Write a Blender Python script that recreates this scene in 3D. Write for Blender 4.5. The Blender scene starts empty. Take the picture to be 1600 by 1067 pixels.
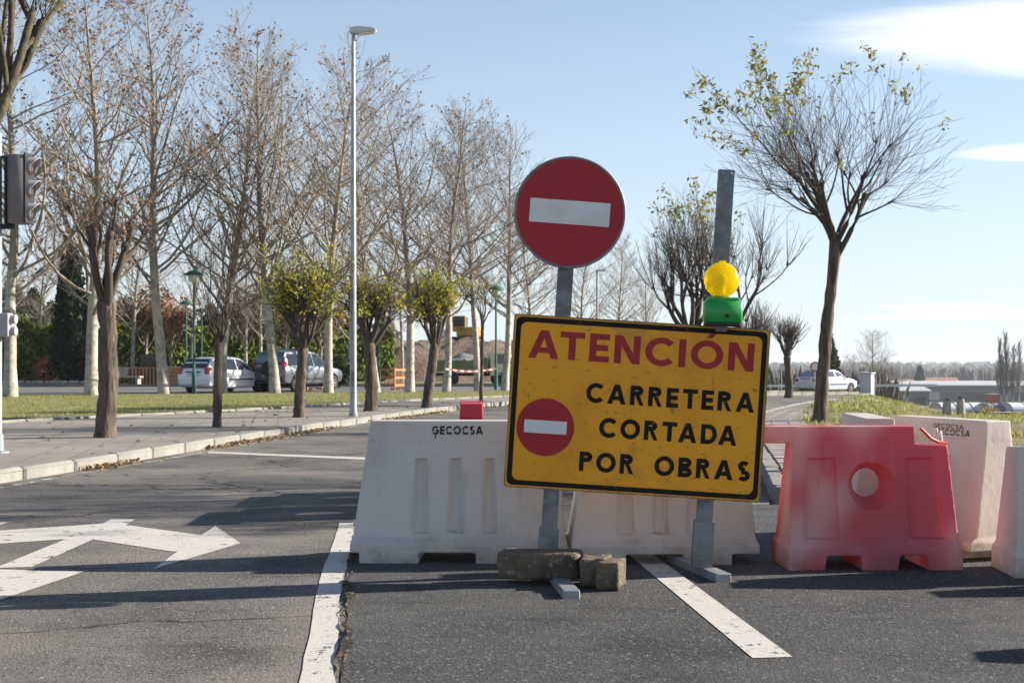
import bpy, bmesh, math, random
import numpy as np
from mathutils import Vector, Matrix

# ------------------------------------------------------------------ camera, sky, sun, exposure
SC = bpy.context.scene
COL = SC.collection
R = math.radians
F, CX, HY, CH = 2000.0, 800.0, 570.0, 1.15        # focal length in photo pixels, centre, horizon row, eye height

cam_d = bpy.data.cameras.new('camera'); cam = bpy.data.objects.new('camera', cam_d); COL.objects.link(cam)
cam.location = (0, 0, CH); cam.rotation_euler = (R(90), 0, 0)
cam_d.sensor_width = 36; cam_d.lens = F/1600*36; cam_d.shift_y = (HY-533.5)/1600
cam_d.clip_start = .1; cam_d.clip_end = 20000
cam_d.dof.use_dof = True; cam_d.dof.focus_distance = 7.0; cam_d.dof.aperture_fstop = 9
SC.camera = cam

SUN_AZ, SUN_EL = 13.0, 23.0                        # degrees from +X towards +Y, elevation
W = bpy.data.worlds.new('World'); SC.world = W; W.use_nodes = True
nt = W.node_tree; nt.nodes.clear()
def wn(t): return nt.nodes.new(t)
out = wn('ShaderNodeOutputWorld'); bg = wn('ShaderNodeBackground'); bg.inputs[1].default_value = .072
sky = wn('ShaderNodeTexSky'); sky.sky_type = 'NISHITA'; sky.sun_disc = False
sky.sun_elevation = R(SUN_EL); sky.sun_rotation = R(90-SUN_AZ)
sky.air_density = 1.0; sky.dust_density = .3; sky.ozone_density = 1.6; sky.altitude = 800
geo = wn('ShaderNodeTexCoord')
def wmath(op, a, b=None, c=None):
    n = wn('ShaderNodeMath'); n.operation = op
    for i, v in enumerate((a, b, c)):
        if v is None: continue
        if isinstance(v, (int, float)): n.inputs[i].default_value = v
        else: nt.links.new(v, n.inputs[i])
    return n.outputs[0]
sep = wn('ShaderNodeSeparateXYZ'); nt.links.new(geo.outputs['Generated'], sep.inputs[0])
zc = wmath('MAXIMUM', sep.outputs[2], .015)
u = wmath('DIVIDE', sep.outputs[0], zc); v = wmath('DIVIDE', sep.outputs[1], zc)
comb = wn('ShaderNodeCombineXYZ'); nt.links.new(wmath('MULTIPLY', u, .55), comb.inputs[0]); nt.links.new(wmath('MULTIPLY', v, 1.0), comb.inputs[1])
nz = wn('ShaderNodeTexNoise'); nz.inputs['Scale'].default_value = .75; nz.inputs['Detail'].default_value = 9; nz.inputs['Roughness'].default_value = .62
nz.inputs['Distortion'].default_value = .6
nt.links.new(comb.outputs[0], nz.inputs['Vector'])
# cloud banks on the sunny side (a layer seen in plan: u = x/z, v = y/z)
def bank(u0, v0, ru, rv):
    a = wmath('DIVIDE', wmath('SUBTRACT', u, u0), ru); b = wmath('DIVIDE', wmath('SUBTRACT', v, v0), rv)
    d = wmath('SQRT', wmath('ADD', wmath('MULTIPLY', a, a), wmath('MULTIPLY', b, b)))
    return wmath('MAXIMUM', wmath('SUBTRACT', 1.0, d), 0.0)
banks = wmath('ADD', bank(1.95, 3.95, 1.3, .8), wmath('ADD', bank(2.5, 6.05, .5, .36), wmath('ADD', bank(9.6, 26, 3.2, 4.0), bank(7.4, 22, 1.6, 1.6))))
cl = wmath('ADD', nz.outputs['Fac'], wmath('MULTIPLY', banks, .85))
mr = wn('ShaderNodeMapRange'); mr.interpolation_type = 'SMOOTHSTEP'
mr.inputs['From Min'].default_value = .62; mr.inputs['From Max'].default_value = .95
nt.links.new(cl, mr.inputs['Value'])
mixc = wn('ShaderNodeMix'); mixc.data_type = 'RGBA'
nt.links.new(wmath('MULTIPLY', mr.outputs[0], .85), mixc.inputs[0]); 
veil = wn('ShaderNodeMix'); veil.data_type = 'RGBA'                 # thin high veil, whiter towards the horizon all round
vf = wmath('MULTIPLY', wmath('POWER', wmath('SUBTRACT', 1.0, wmath('MAXIMUM', sep.outputs[2], 0.0)), 3.6), .85)
nt.links.new(vf, veil.inputs[0]); nt.links.new(sky.outputs[0], veil.inputs[6]); veil.inputs[7].default_value = (4.3, 4.85, 5.4, 1)
nt.links.new(veil.outputs[2], mixc.inputs[6]); mixc.inputs[7].default_value = (6.6, 6.7, 6.8, 1)
nt.links.new(mixc.outputs[2], bg.inputs[0]); nt.links.new(bg.outputs[0], out.inputs[0])

sd = bpy.data.lights.new('sun', 'SUN'); so = bpy.data.objects.new('sun', sd); COL.objects.link(so)
sd.energy = 5.0; sd.angle = R(.53); sd.color = (1, .93, .82)
SV = Vector((math.cos(R(SUN_EL))*math.cos(R(SUN_AZ)), math.cos(R(SUN_EL))*math.sin(R(SUN_AZ)), math.sin(R(SUN_EL))))
so.rotation_euler = SV.to_track_quat('Z', 'Y').to_euler(); so.location = (30, 5, 20)

SC.view_settings.view_transform = 'Standard'; SC.view_settings.look = 'None'
SC.view_settings.exposure = 1.3; SC.view_settings.gamma = 1; SC.view_settings.use_curve_mapping = False
SC.render.engine = 'CYCLES'; SC.cycles.volume_bounces = 0; SC.cycles.transparent_max_bounces = 8

rnd = random.Random(7); RNG = np.random.default_rng(11)
def G(px, py, z=0.0):
    d = F*(CH-z)/(py-HY); return ((px-CX)/F*d, d)
def PX(px, d): return (px-CX)/F*d
def PZ(py, d): return CH+(HY-py)/F*d

# ------------------------------------------------------------------ object helpers
def tag(o, label=None, cat=None, group=None, kind=None):
    if label: o['label'] = label
    if cat: o['category'] = cat
    if group: o['group'] = group
    if kind: o['kind'] = kind
    return o
def empty(name, loc, rz=0, label=None, cat=None, group=None):
    o = bpy.data.objects.new(name, None); COL.objects.link(o); o.empty_display_size = .2
    o.location = loc; o.rotation_euler = (0, 0, rz); return tag(o, label, cat, group)
def link(name, me, parent=None, loc=None, rz=None):
    o = bpy.data.objects.new(name, me); COL.objects.link(o)
    if parent: o.parent = parent
    if loc is not None: o.location = loc
    if rz is not None: o.rotation_euler = (0, 0, rz)
    return o
def copy_tree(o, parent=None):
    c = o.copy(); COL.objects.link(c); c.parent = parent
    for ch in [x for x in o.children]: copy_tree(ch, c)
    return c
def np_mesh(name, V, Q, mat, smooth=False):
    """V (n,3), Q (m,k) -> mesh, fast"""
    me = bpy.data.meshes.new(name); V = np.asarray(V, np.float32); Q = np.asarray(Q, np.int32)
    m, k = Q.shape
    me.vertices.add(len(V)); me.vertices.foreach_set('co', V.ravel())
    me.loops.add(m*k); me.loops.foreach_set('vertex_index', Q.ravel())
    me.polygons.add(m); me.polygons.foreach_set('loop_start', np.arange(0, m*k, k, dtype=np.int32))
    try: me.polygons.foreach_set('loop_total', np.full(m, k, np.int32))
    except Exception: pass
    me.polygons.foreach_set('use_smooth', np.full(m, smooth))
    me.update(calc_edges=True); me.materials.append(mat); return me

class MB:
    """collects simple shapes into one mesh"""
    def __init__(s, M=None): s.v = []; s.f = []; s.M = M or Matrix()
    def add(s, vs, fs, M=None):
        T = s.M @ M if M is not None else s.M
        n = len(s.v); s.v += [tuple(T @ Vector(p)) for p in vs]; s.f += [tuple(i+n for i in f) for f in fs]; return s
    def box(s, c, d, M=None, taper=1.0, ch=0.0):
        x, y, z = (q/2 for q in d); t = taper
        if ch > 0:
            a = ch; vs = []
            for (zz, k) in ((-z, a), (-z+a, 0), (z-a, 0), (z, a)):
                xs, ys = x-k, y-k
                vs += [(xs-a, -ys, zz), (xs, -ys+a, zz), (xs, ys-a, zz), (xs-a, ys, zz), (-xs+a, ys, zz), (-xs, ys-a, zz), (-xs, -ys+a, zz), (-xs+a, -ys, zz)]
            fs = [tuple(range(7, -1, -1)), tuple(range(24, 32))]
            for r in range(3):
                for i in range(8): fs.append((r*8+i, r*8+(i+1) % 8, r*8+8+(i+1) % 8, r*8+8+i))
            vs = [(p[0]+c[0], p[1]+c[1], p[2]+c[2]) for p in vs]
            return s.add(vs, fs, M)
        vs = [(-x, -y, -z), (x, -y, -z), (x, y, -z), (-x, y, -z), (-x*t, -y*t, z), (x*t, -y*t, z), (x*t, y*t, z), (-x*t, y*t, z)]
        vs = [(p[0]+c[0], p[1]+c[1], p[2]+c[2]) for p in vs]
        return s.add(vs, [(0, 3, 2, 1), (4, 5, 6, 7), (0, 1, 5, 4), (1, 2, 6, 5), (2, 3, 7, 6), (3, 0, 4, 7)], M)
    def prism(s, poly, a, b, axis='z', M=None):
        """closed polygon (2-D) extruded from a to b along an axis"""
        n = len(poly)
        def P(p, h): return (p[0], p[1], h) if axis == 'z' else ((p[0], h, p[1]) if axis == 'y' else (h, p[0], p[1]))
        vs = [P(p, a) for p in poly]+[P(p, b) for p in poly]
        fs = [tuple(range(n-1, -1, -1)), tuple(range(n, 2*n))]+[(i, (i+1) % n, n+(i+1) % n, n+i) for i in range(n)]
        return s.add(vs, fs, M)
    def tube(s, pts, rad, n=8, M=None, cap=True):
        pts = [Vector(p) for p in pts]; rad = rad if isinstance(rad, (list, tuple)) else [rad]*len(pts)
        vs = []; fs = []
        for i, p in enumerate(pts):
            t = (pts[min(i+1, len(pts)-1)]-pts[max(i-1, 0)]).normalized()
            a = t.orthogonal().normalized() if abs(t.z) < .99 else Vector((1, 0, 0)); a = (a-t*a.dot(t)).normalized(); b = t.cross(a)
            for k in range(n):
                w = 2*math.pi*k/n; vs.append(tuple(p+(a*math.cos(w)+b*math.sin(w))*rad[i]))
        for i in range(len(pts)-1):
            for k in range(n): fs.append((i*n+k, i*n+(k+1) % n, (i+1)*n+(k+1) % n, (i+1)*n+k))
        if cap: fs += [tuple(range(n-1, -1, -1)), tuple(range((len(pts)-1)*n, len(pts)*n))]
        return s.add(vs, fs, M)
    def lathe(s, prof, n=16, M=None):
        """profile (r,z) about the z axis"""
        vs = []; fs = []
        for r, z in prof:
            for k in range(n): w = 2*math.pi*k/n; vs.append((r*math.cos(w), r*math.sin(w), z))
        for i in range(len(prof)-1):
            for k in range(n): fs.append((i*n+k, i*n+(k+1) % n, (i+1)*n+(k+1) % n, (i+1)*n+k))
        fs += [tuple(range(n-1, -1, -1)), tuple(range((len(prof)-1)*n, len(prof)*n))]
        return s.add(vs, fs, M)
    def mesh(s, name, mat, smooth=None, bevel=0):
        me = bpy.data.meshes.new(name); me.from_pydata(s.v, [], s.f); me.materials.append(mat)
        bm = bmesh.new(); bm.from_mesh(me); bmesh.ops.recalc_face_normals(bm, faces=bm.faces)
        if bevel > 0:
            es = [e for e in bm.edges if len(e.link_faces) == 2 and e.calc_face_angle(0) > R(40)]
            bmesh.ops.bevel(bm, geom=es, offset=bevel, segments=2, profile=.6, affect='EDGES', clamp_overlap=True)
        if smooth:
            for f in bm.faces: f.smooth = True
            for e in bm.edges:
                if len(e.link_faces) == 2 and e.calc_face_angle(0) > R(smooth): e.smooth = False
        bm.to_mesh(me); bm.free(); return me
    def build(s, name, mat, parent=None, smooth=None, bevel=0, loc=None, rz=None):
        return link(name, s.mesh(name, mat, smooth, bevel), parent, loc, rz)

# ------------------------------------------------------------------ materials
def mat(name, col, rough=.75, layers=(), bump=None, metal=0, spec=.4, coat=0, trans=0, emit=None, coord='Object', stretch=(1, 1, 1), bump2=None):
    """layers: (scale, colour, lo, hi[, amount[, stretch]]) noise masks mixed over the base; bump: (scale, strength, distance)"""
    m = bpy.data.materials.new(name); m.use_nodes = True; t = m.node_tree; N = t.nodes; L = t.links
    p = N['Principled BSDF']; p.inputs['Roughness'].default_value = rough; p.inputs['Metallic'].default_value = metal
    p.inputs['Specular IOR Level'].default_value = spec; p.inputs['Coat Weight'].default_value = coat
    tc = N.new('ShaderNodeTexCoord')
    def noise(scale, st, detail=6, dist=0.0, w=0.0):
        mp = N.new('ShaderNodeMapping'); mp.inputs['Scale'].default_value = st; mp.inputs['Location'].default_value = (w, w*.7, w*.3)
        L.new(tc.outputs[coord], mp.inputs[0])
        n = N.new('ShaderNodeTexNoise'); n.inputs['Scale'].default_value = scale; n.inputs['Detail'].default_value = detail; n.inputs['Roughness'].default_value = .62
        n.inputs['Distortion'].default_value = dist; L.new(mp.outputs[0], n.inputs['Vector']); return n.outputs['Fac']
    cur = None
    for i, ly in enumerate(layers):
        sc, c2, lo, hi = ly[:4]; amt = ly[4] if len(ly) > 4 else 1; st = ly[5] if len(ly) > 5 else stretch
        f = noise(sc, st, ly[6] if len(ly) > 6 else 6, w=i*3.7)
        r = N.new('ShaderNodeMapRange'); r.interpolation_type = 'SMOOTHSTEP'
        r.inputs[1].default_value = lo; r.inputs[2].default_value = hi; r.inputs[4].default_value = amt; L.new(f, r.inputs[0])
        x = N.new('ShaderNodeMix'); x.data_type = 'RGBA'; L.new(r.outputs[0], x.inputs[0])
        if cur is None: x.inputs[6].default_value = (*col, 1)
        else: L.new(cur, x.inputs[6])
        x.inputs[7].default_value = (*c2, 1); cur = x.outputs[2]
    if cur is None: p.inputs['Base Color'].default_value = (*col, 1)
    else: L.new(cur, p.inputs['Base Color'])
    nrm = None
    for b in (bump, bump2):
        if not b: continue
        bn = N.new('ShaderNodeBump'); bn.inputs['Strength'].default_value = b[1]; bn.inputs['Distance'].default_value = b[2]
        L.new(noise(b[0], b[3] if len(b) > 3 else stretch), bn.inputs['Height'])
        if nrm: L.new(nrm, bn.inputs['Normal'])
        nrm = bn.outputs[0]
    if nrm: L.new(nrm, p.inputs['Normal'])
    if emit: p.inputs['Emission Color'].default_value = (*emit[0], 1); p.inputs['Emission Strength'].default_value = emit[1]
    if trans > 0:
        tb = N.new('ShaderNodeBsdfTranslucent'); ms = N.new('ShaderNodeMixShader'); ms.inputs[0].default_value = trans
        if cur is None: tb.inputs[0].default_value = (*col, 1)
        else: L.new(cur, tb.inputs[0])
        L.new(p.outputs[0], ms.inputs[1]); L.new(tb.outputs[0], ms.inputs[2]); L.new(ms.outputs[0], N['Material Output'].inputs[0])
    return m
def asphalt(name, base, dust, light, dark, dust_lo=.5, dust_hi=.75, cracks=.5):
    m = mat(name, base, .88, [(1.1, dark, .42, .7, .7), (.5, dust, dust_lo, dust_hi, .75), (5, dust, .55, .8, .4), (45, dark, .52, .62, .7), (62, light, .575, .66, .85), (.8, dust, .47, .66, .5), (3.0, dark, .58, .72, .55, (.25, 2.2, 1)), (14, dark, .6, .7, .4)],
            bump=(75, 1, .02), bump2=(9, .3, .015), spec=.3)
    t = m.node_tree; N = t.nodes; L = t.links; p = N['Principled BSDF']; src = p.inputs['Base Color'].links[0].from_socket
    tc = N.new('ShaderNodeTexCoord'); vo = N.new('ShaderNodeTexVoronoi'); vo.feature = 'DISTANCE_TO_EDGE'; vo.inputs['Scale'].default_value = .33
    mp = N.new('ShaderNodeMapping'); mp.inputs['Scale'].default_value = (.55, 1.3, 1)
    nn = N.new('ShaderNodeTexNoise'); nn.inputs['Scale'].default_value = 2.5; nn.inputs['Detail'].default_value = 6
    mx = N.new('ShaderNodeMix'); mx.data_type = 'RGBA'; mx.inputs[0].default_value = .35
    L.new(tc.outputs['Object'], nn.inputs['Vector']); L.new(tc.outputs['Object'], mx.inputs[6]); L.new(nn.outputs['Color'], mx.inputs[7]); L.new(mx.outputs[2], mp.inputs[0]); L.new(mp.outputs[0], vo.inputs['Vector'])
    r = N.new('ShaderNodeMapRange'); r.inputs[1].default_value = .0012; r.inputs[2].default_value = .0045; r.inputs[3].default_value = cracks; r.inputs[4].default_value = 0; L.new(vo.outputs['Distance'], r.inputs[0])
    x = N.new('ShaderNodeMix'); x.data_type = 'RGBA'; L.new(r.outputs[0], x.inputs[0]); L.new(src, x.inputs[6]); x.inputs[7].default_value = (.012, .011, .010, 1); L.new(x.outputs[2], p.inputs['Base Color'])
    return m

M = {}
M['asphalt_old'] = asphalt('old_asphalt', (.13, .122, .114), (.245, .215, .182), (.38, .355, .325), (.03, .028, .026), .42, .68, .85)
M['asphalt_new'] = asphalt('dark_asphalt', (.068, .0675, .068), (.115, .11, .104), (.29, .28, .265), (.018, .0175, .017), .5, .8, .25)
M['asphalt_far'] = mat('pale_asphalt', (.13, .125, .12), .9, [(.4, (.2, .18, .16), .45, .7), (30, (.06, .06, .06), .5, .7, .6)])
M['paint'] = mat('road_paint', (.50, .465, .42), .8, [(14, (.22, .2, .18), .56, .7, .8), (90, (.3, .28, .26), .58, .68, .6), (2.5, (.5, .46, .4), .45, .7, .7)], bump=(110, .5, .006))
M['paint_worn'] = mat('worn_road_paint', (.5, .47, .42), .85, [(7, (.15, .135, .12), .46, .6, .9), (80, (.2, .18, .16), .52, .64, .7)], bump=(110, .5, .006))
def worn(m, sc, lo, hi, sc2, lo2, hi2):
    t = m.node_tree; N = t.nodes; L = t.links; p = N['Principled BSDF']; tc = N.new('ShaderNodeTexCoord'); o = []
    for s_, a, b in ((sc, lo, hi), (sc2, lo2, hi2)):
        n = N.new('ShaderNodeTexNoise'); n.inputs['Scale'].default_value = s_; n.inputs['Detail'].default_value = 5; n.inputs['Roughness'].default_value = .7; L.new(tc.outputs['Object'], n.inputs['Vector'])
        r = N.new('ShaderNodeMapRange'); r.inputs[1].default_value = a; r.inputs[2].default_value = b; r.inputs[3].default_value = 1; r.inputs[4].default_value = 0; L.new(n.outputs['Fac'], r.inputs[0]); o.append(r.outputs[0])
    k = N.new('ShaderNodeMath'); k.operation = 'MULTIPLY'; L.new(o[0], k.inputs[0]); L.new(o[1], k.inputs[1]); L.new(k.outputs[0], p.inputs['Alpha'])
worn(M['paint'], 7, .6, .66, 60, .6, .68); worn(M['paint_worn'], 5, .46, .56, 60, .52, .62)
M['crack'] = mat('crack_dirt', (.018, .015, .012), .95, [(25, (.14, .1, .06), .52, .62)], bump=(60, 1, .02))
M['kerb'] = mat('kerb_concrete', (.215, .203, .18), .88, [(3, (.15, .14, .12), .45, .7), (40, (.13, .12, .105), .56, .7, .6), (1.2, (.27, .255, .225), .5, .75)], bump=(60, .4, .006))
M['kerb_bed'] = mat('kerb_mortar', (.2, .18, .15), .95, [(20, (.1, .09, .075), .45, .6)])
M['pave'] = mat('pavement_tile', (.265, .23, .195), .9, [(.6, (.185, .168, .15), .42, .66, .9), (9, (.2, .18, .16), .5, .7, .6), (4, (.33, .285, .24), .55, .75, .7)], bump=(40, .3, .006))
def joints(m, sc, amt):
    t = m.node_tree; N = t.nodes; L = t.links; p = N['Principled BSDF']; src = p.inputs['Base Color'].links[0].from_socket
    tc = N.new('ShaderNodeTexCoord'); mp = N.new('ShaderNodeMapping'); mp.inputs['Rotation'].default_value = (0, 0, 1.39); b = N.new('ShaderNodeTexBrick'); b.offset = 0; b.inputs['Scale'].default_value = sc; b.inputs['Mortar Size'].default_value = .018; b.inputs['Brick Width'].default_value = 1; b.inputs['Row Height'].default_value = 1
    b.inputs['Color1'].default_value = (1, 1, 1, 1); b.inputs['Color2'].default_value = (.8, .78, .76, 1); b.inputs['Mortar'].default_value = (.45, .43, .4, 1)
    L.new(tc.outputs['Object'], mp.inputs[0]); L.new(mp.outputs[0], b.inputs['Vector']); x = N.new('ShaderNodeMix'); x.data_type = 'RGBA'; x.blend_type = 'MULTIPLY'; x.inputs[0].default_value = amt; L.new(src, x.inputs[6]); L.new(b.outputs['Color'], x.inputs[7]); L.new(x.outputs[2], p.inputs['Base Color'])
joints(M['pave'], 2.2, .8)
M['paver'] = mat('paving_brick', (.33, .27, .24), .9, [(6, (.24, .2, .18), .4, .65), (50, (.4, .36, .33), .56, .7, .6)], bump=(50, .4, .006))
M['joint'] = mat('joint_sand', (.13, .115, .1), .95, [(30, (.2, .18, .15), .5, .6)])
M['grass_bed'] = mat('lawn_soil', (.19, .185, .05), .95, [(.5, (.25, .21, .08), .42, .66), (6, (.055, .075, .02), .45, .65, .8), (30, (.2, .18, .08), .55, .7, .6)], bump=(25, .8, .04))
M['rough_bed'] = mat('rough_grass_soil', (.2, .175, .065), .95, [(.4, (.28, .21, .12), .45, .62), (4, (.06, .07, .022), .45, .62, .8), (22, (.22, .19, .1), .55, .7, .6)], bump=(12, 1, .08))
M['field'] = mat('field_soil', (.11, .12, .05), .95, [(.02, (.2, .17, .1), .42, .6), (.15, (.08, .095, .035), .45, .62, .8), (1.4, (.2, .17, .1), .55, .7, .5)])
M['earth'] = mat('bare_earth', (.19, .12, .085), .95, [(.5, (.11, .08, .06), .42, .62), (3, (.26, .18, .125), .5, .68, .8), (.25, (.1, .11, .04), .55, .62, .8)], bump=(5, .8, .15))
def leafmat(name, c1, c2, c3=None, trans=.35):
    m = bpy.data.materials.new(name); m.use_nodes = True; t = m.node_tree; N = t.nodes; L = t.links; p = N['Principled BSDF']; p.inputs['Roughness'].default_value = .6; p.inputs['Specular IOR Level'].default_value = .25
    g = N.new('ShaderNodeNewGeometry'); cr = N.new('ShaderNodeValToRGB'); L.new(g.outputs['Random Per Island'], cr.inputs[0])
    cr.color_ramp.elements[0].color = (*c1, 1); cr.color_ramp.elements[1].color = (*c2, 1)
    if c3: e = cr.color_ramp.elements.new(.5); e.color = (*c3, 1)
    tb = N.new('ShaderNodeBsdfTranslucent'); ms = N.new('ShaderNodeMixShader'); ms.inputs[0].default_value = trans
    L.new(cr.outputs[0], p.inputs['Base Color']); L.new(cr.outputs[0], tb.inputs[0]); L.new(p.outputs[0], ms.inputs[1]); L.new(tb.outputs[0], ms.inputs[2]); L.new(ms.outputs[0], N['Material Output'].inputs[0])
    return m
M['blade'] = leafmat('grass_blade', (.17, .195, .04), (.38, .33, .11), (.25, .26, .06), .4)
M['blade_dry'] = leafmat('dry_grass_blade', (.14, .17, .035), (.46, .38, .16), (.26, .27, .07), .4)
M['litter'] = leafmat('dead_leaf', (.16, .09, .04), (.36, .27, .13), (.24, .15, .06), .2)
M['leaf_brown'] = leafmat('brown_leaf', (.16, .075, .04), (.32, .2, .08), (.22, .11, .06))
M['leaf_green'] = leafmat('yellowing_leaf', (.16, .18, .03), (.55, .44, .05), (.34, .33, .045), .5)
M['leaf_olive'] = leafmat('olive_leaf', (.1, .115, .03), (.4, .32, .08), (.22, .21, .05), .45)
M['leaf_rust'] = leafmat('rust_leaf', (.2, .075, .03), (.34, .18, .07), (.25, .11, .05))
M['leaf_red'] = leafmat('red_leaf', (.3, .06, .04), (.4, .2, .12))
M['conifer'] = leafmat('conifer_needle', (.03, .05, .018), (.085, .11, .035), (.05, .075, .024), .3)
M['hedge'] = leafmat('hedge_leaf', (.12, .17, .03), (.32, .36, .07), (.2, .26, .05), .5)
M['cypress'] = leafmat('cypress_needle', (.012, .022, .01), (.04, .055, .018), (.022, .036, .013), .12)
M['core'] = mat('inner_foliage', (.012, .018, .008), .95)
M['bark_pale'] = mat('pale_bark', (.4, .36, .3), .9, [(3, (.24, .21, .17), .45, .6), (8, (.55, .51, .44), .55, .68), (1.5, (.3, .27, .2), .5, .7)], bump=(14, .5, .03))
M['twig_pale'] = mat('pale_twig', (.29, .24, .195), .9, [(2, (.18, .145, .115), .45, .65)])
M['bark_dark'] = mat('dark_bark', (.13, .095, .07), .95, [(9, (.055, .042, .034), .42, .6, 1, (1, 1, .18)), (20, (.2, .155, .115), .55, .7, .8, (1, 1, .25))], bump=(16, 1, .05, (1, 1, .15)))
M['twig_dark'] = mat('dark_twig', (.075, .056, .043), .9, [(4, (.06, .045, .035), .45, .65)])
M['twig_moss'] = mat('lichen_branch', (.1, .08, .05), .95, [(6, (.055, .045, .032), .42, .6), (14, (.16, .15, .065), .55, .68)], bump=(20, .8, .03))
M['twig_far'] = mat('far_twig', (.15, .125, .105), .95, [(.05, (.1, .085, .075), .4, .6)])
M['galv'] = mat('galvanised_steel', (.36, .37, .38), .48, [(5, (.27, .28, .29), .42, .66), (40, (.46, .47, .48), .58, .7, .6), (2, (.3, .27, .22), .6, .75, .5)], metal=.55, bump=(60, .1, .003))
M['galv_dull'] = mat('weathered_steel', (.22, .225, .23), .6, [(6, (.14, .135, .13), .45, .65), (30, (.32, .32, .32), .58, .7, .6), (9, (.2, .12, .07), .64, .74, .7)], metal=.35, bump=(50, .15, .004))
M['yellow'] = mat('yellow_sign_paint', (.88, .36, .008), .5, [(2.2, (.78, .295, .008), .42, .7), (26, (.34, .18, .03), .63, .72, .8), (7, (.2, .12, .04), .62, .7, .75, (1.5, 1, .45)), (3.2, (.5, .24, .03), .56, .7, .6), (5, (.72, .36, .05), .62, .78, .6), (60, (.1, .07, .03), .62, .68, .7, (.35, 1, 1.6))], spec=.35, bump=(30, .06, .003))
M['sign_red'] = mat('red_sign_paint', (.40, .013, .02), .5, [(3, (.32, .012, .018), .45, .7), (30, (.18, .012, .015), .64, .72, .7), (13, (.5, .22, .2), .7, .76, .6, (.5, 1, 2.2))], spec=.35)
M['sign_text_red'] = mat('red_lettering', (.36, .012, .02), .55, [(28, (.22, .05, .02), .62, .72, .8)])
M['sign_white'] = mat('white_sign_paint', (.72, .70, .68), .5, [(4, (.6, .57, .53), .45, .7), (34, (.35, .3, .25), .66, .73, .7, (.5, 1, 2))], spec=.35)
M['sign_black'] = mat('black_sign_paint', (.016, .014, .012), .7, [(22, (.2, .11, .03), .62, .7, .8)], spec=.12)
M['sign_edge'] = mat('worn_sign_edge', (.3, .22, .12), .7, [(14, (.12, .1, .08), .45, .6), (30, (.42, .26, .08), .55, .66)])
def plastic(name, base, layers, trans, dirt=(.2, .165, .13)):
    m = mat(name, base, .55, layers, bump=(3.5, .35, .03), bump2=(45, .12, .004), spec=.3, trans=trans)
    t = m.node_tree; N = t.nodes; L = t.links; p = N['Principled BSDF']; src = p.inputs['Base Color'].links[0].from_socket
    # road splash: clings to the foot in an uneven tide line, plus scuffs
    tc = N.new('ShaderNodeTexCoord'); sp = N.new('ShaderNodeSeparateXYZ'); L.new(tc.outputs['Object'], sp.inputs[0])
    n = N.new('ShaderNodeTexNoise'); n.inputs['Scale'].default_value = 9; n.inputs['Detail'].default_value = 8; n.inputs['Roughness'].default_value = .7; L.new(tc.outputs['Object'], n.inputs['Vector'])
    a = N.new('ShaderNodeMath'); a.operation = 'MULTIPLY_ADD'; L.new(sp.outputs[2], a.inputs[0]); a.inputs[1].default_value = -1.3; L.new(n.outputs['Fac'], a.inputs[2])
    r = N.new('ShaderNodeMapRange'); r.interpolation_type = 'SMOOTHSTEP'; r.inputs[1].default_value = .3; r.inputs[2].default_value = .62; r.inputs[4].default_value = .7; L.new(a.outputs[0], r.inputs[0])
    x = N.new('ShaderNodeMix'); x.data_type = 'RGBA'; L.new(r.outputs[0], x.inputs[0]); L.new(src, x.inputs[6]); x.inputs[7].default_value = (*dirt, 1)
    mp = N.new('ShaderNodeMapping'); mp.inputs['Scale'].default_value = (5, 5, 22); mp.inputs['Rotation'].default_value = (.5, .9, .2); L.new(tc.outputs['Object'], mp.inputs[0])
    n2 = N.new('ShaderNodeTexNoise'); n2.inputs['Scale'].default_value = 1.3; n2.inputs['Detail'].default_value = 6; L.new(mp.outputs[0], n2.inputs['Vector'])
    r2 = N.new('ShaderNodeMapRange'); r2.inputs[1].default_value = .69; r2.inputs[2].default_value = .74; r2.inputs[4].default_value = .55; L.new(n2.outputs['Fac'], r2.inputs[0])
    y = N.new('ShaderNodeMix'); y.data_type = 'RGBA'; L.new(r2.outputs[0], y.inputs[0]); L.new(x.outputs[2], y.inputs[6]); y.inputs[7].default_value = (dirt[0]*.7, dirt[1]*.7, dirt[2]*.7, 1)
    L.new(y.outputs[2], p.inputs['Base Color']); return m
M['white_plastic'] = plastic('white_barrier_plastic', (.64, .625, .60), [(1.8, (.52, .48, .43), .42, .7, .85), (5, (.40, .35, .29), .56, .74, .6, (1, 1, .22)), (16, (.3, .25, .2), .67, .75, .55, (1, 1, .4)), (40, (.2, .17, .14), .7, .76, .5)], .25)
M['pink_white_plastic'] = plastic('stained_white_plastic', (.66, .58, .53), [(2.1, (.6, .45, .34), .48, .72, .7), (6, (.5, .42, .36), .58, .75, .6, (1, 1, .25)), (18, (.3, .24, .19), .67, .75, .6)], .25)
M['red_plastic'] = plastic('faded_red_plastic', (.66, .13, .145), [(1.2, (.54, .16, .21), .42, .66, .8, (1, 1, 1), 2), (2.3, (.78, .54, .51), .42, .64, .85, (1, 1, .7), 1), (7, (.66, .36, .36), .55, .78, .4, (1, 1, .3), 3), (12, (.4, .2, .2), .62, .74, .5, (1, 1, .12)), (35, (.2, .05, .05), .69, .75, .5)], .4)
M['red_plastic_plain'] = plastic('red_plastic', (.58, .07, .09), [(2.0, (.62, .2, .2), .5, .7, .5)], .3)
M['stencil'] = mat('black_stencil_paint', (.02, .02, .022), .7, [(40, (.3, .29, .28), .6, .68, .7)])
M['stone'] = mat('broken_stone', (.15, .112, .075), .92, [(6, (.085, .068, .05), .42, .62), (30, (.38, .29, .19), .55, .68, .7)], bump=(28, .9, .02), bump2=(7, .7, .03))
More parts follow.
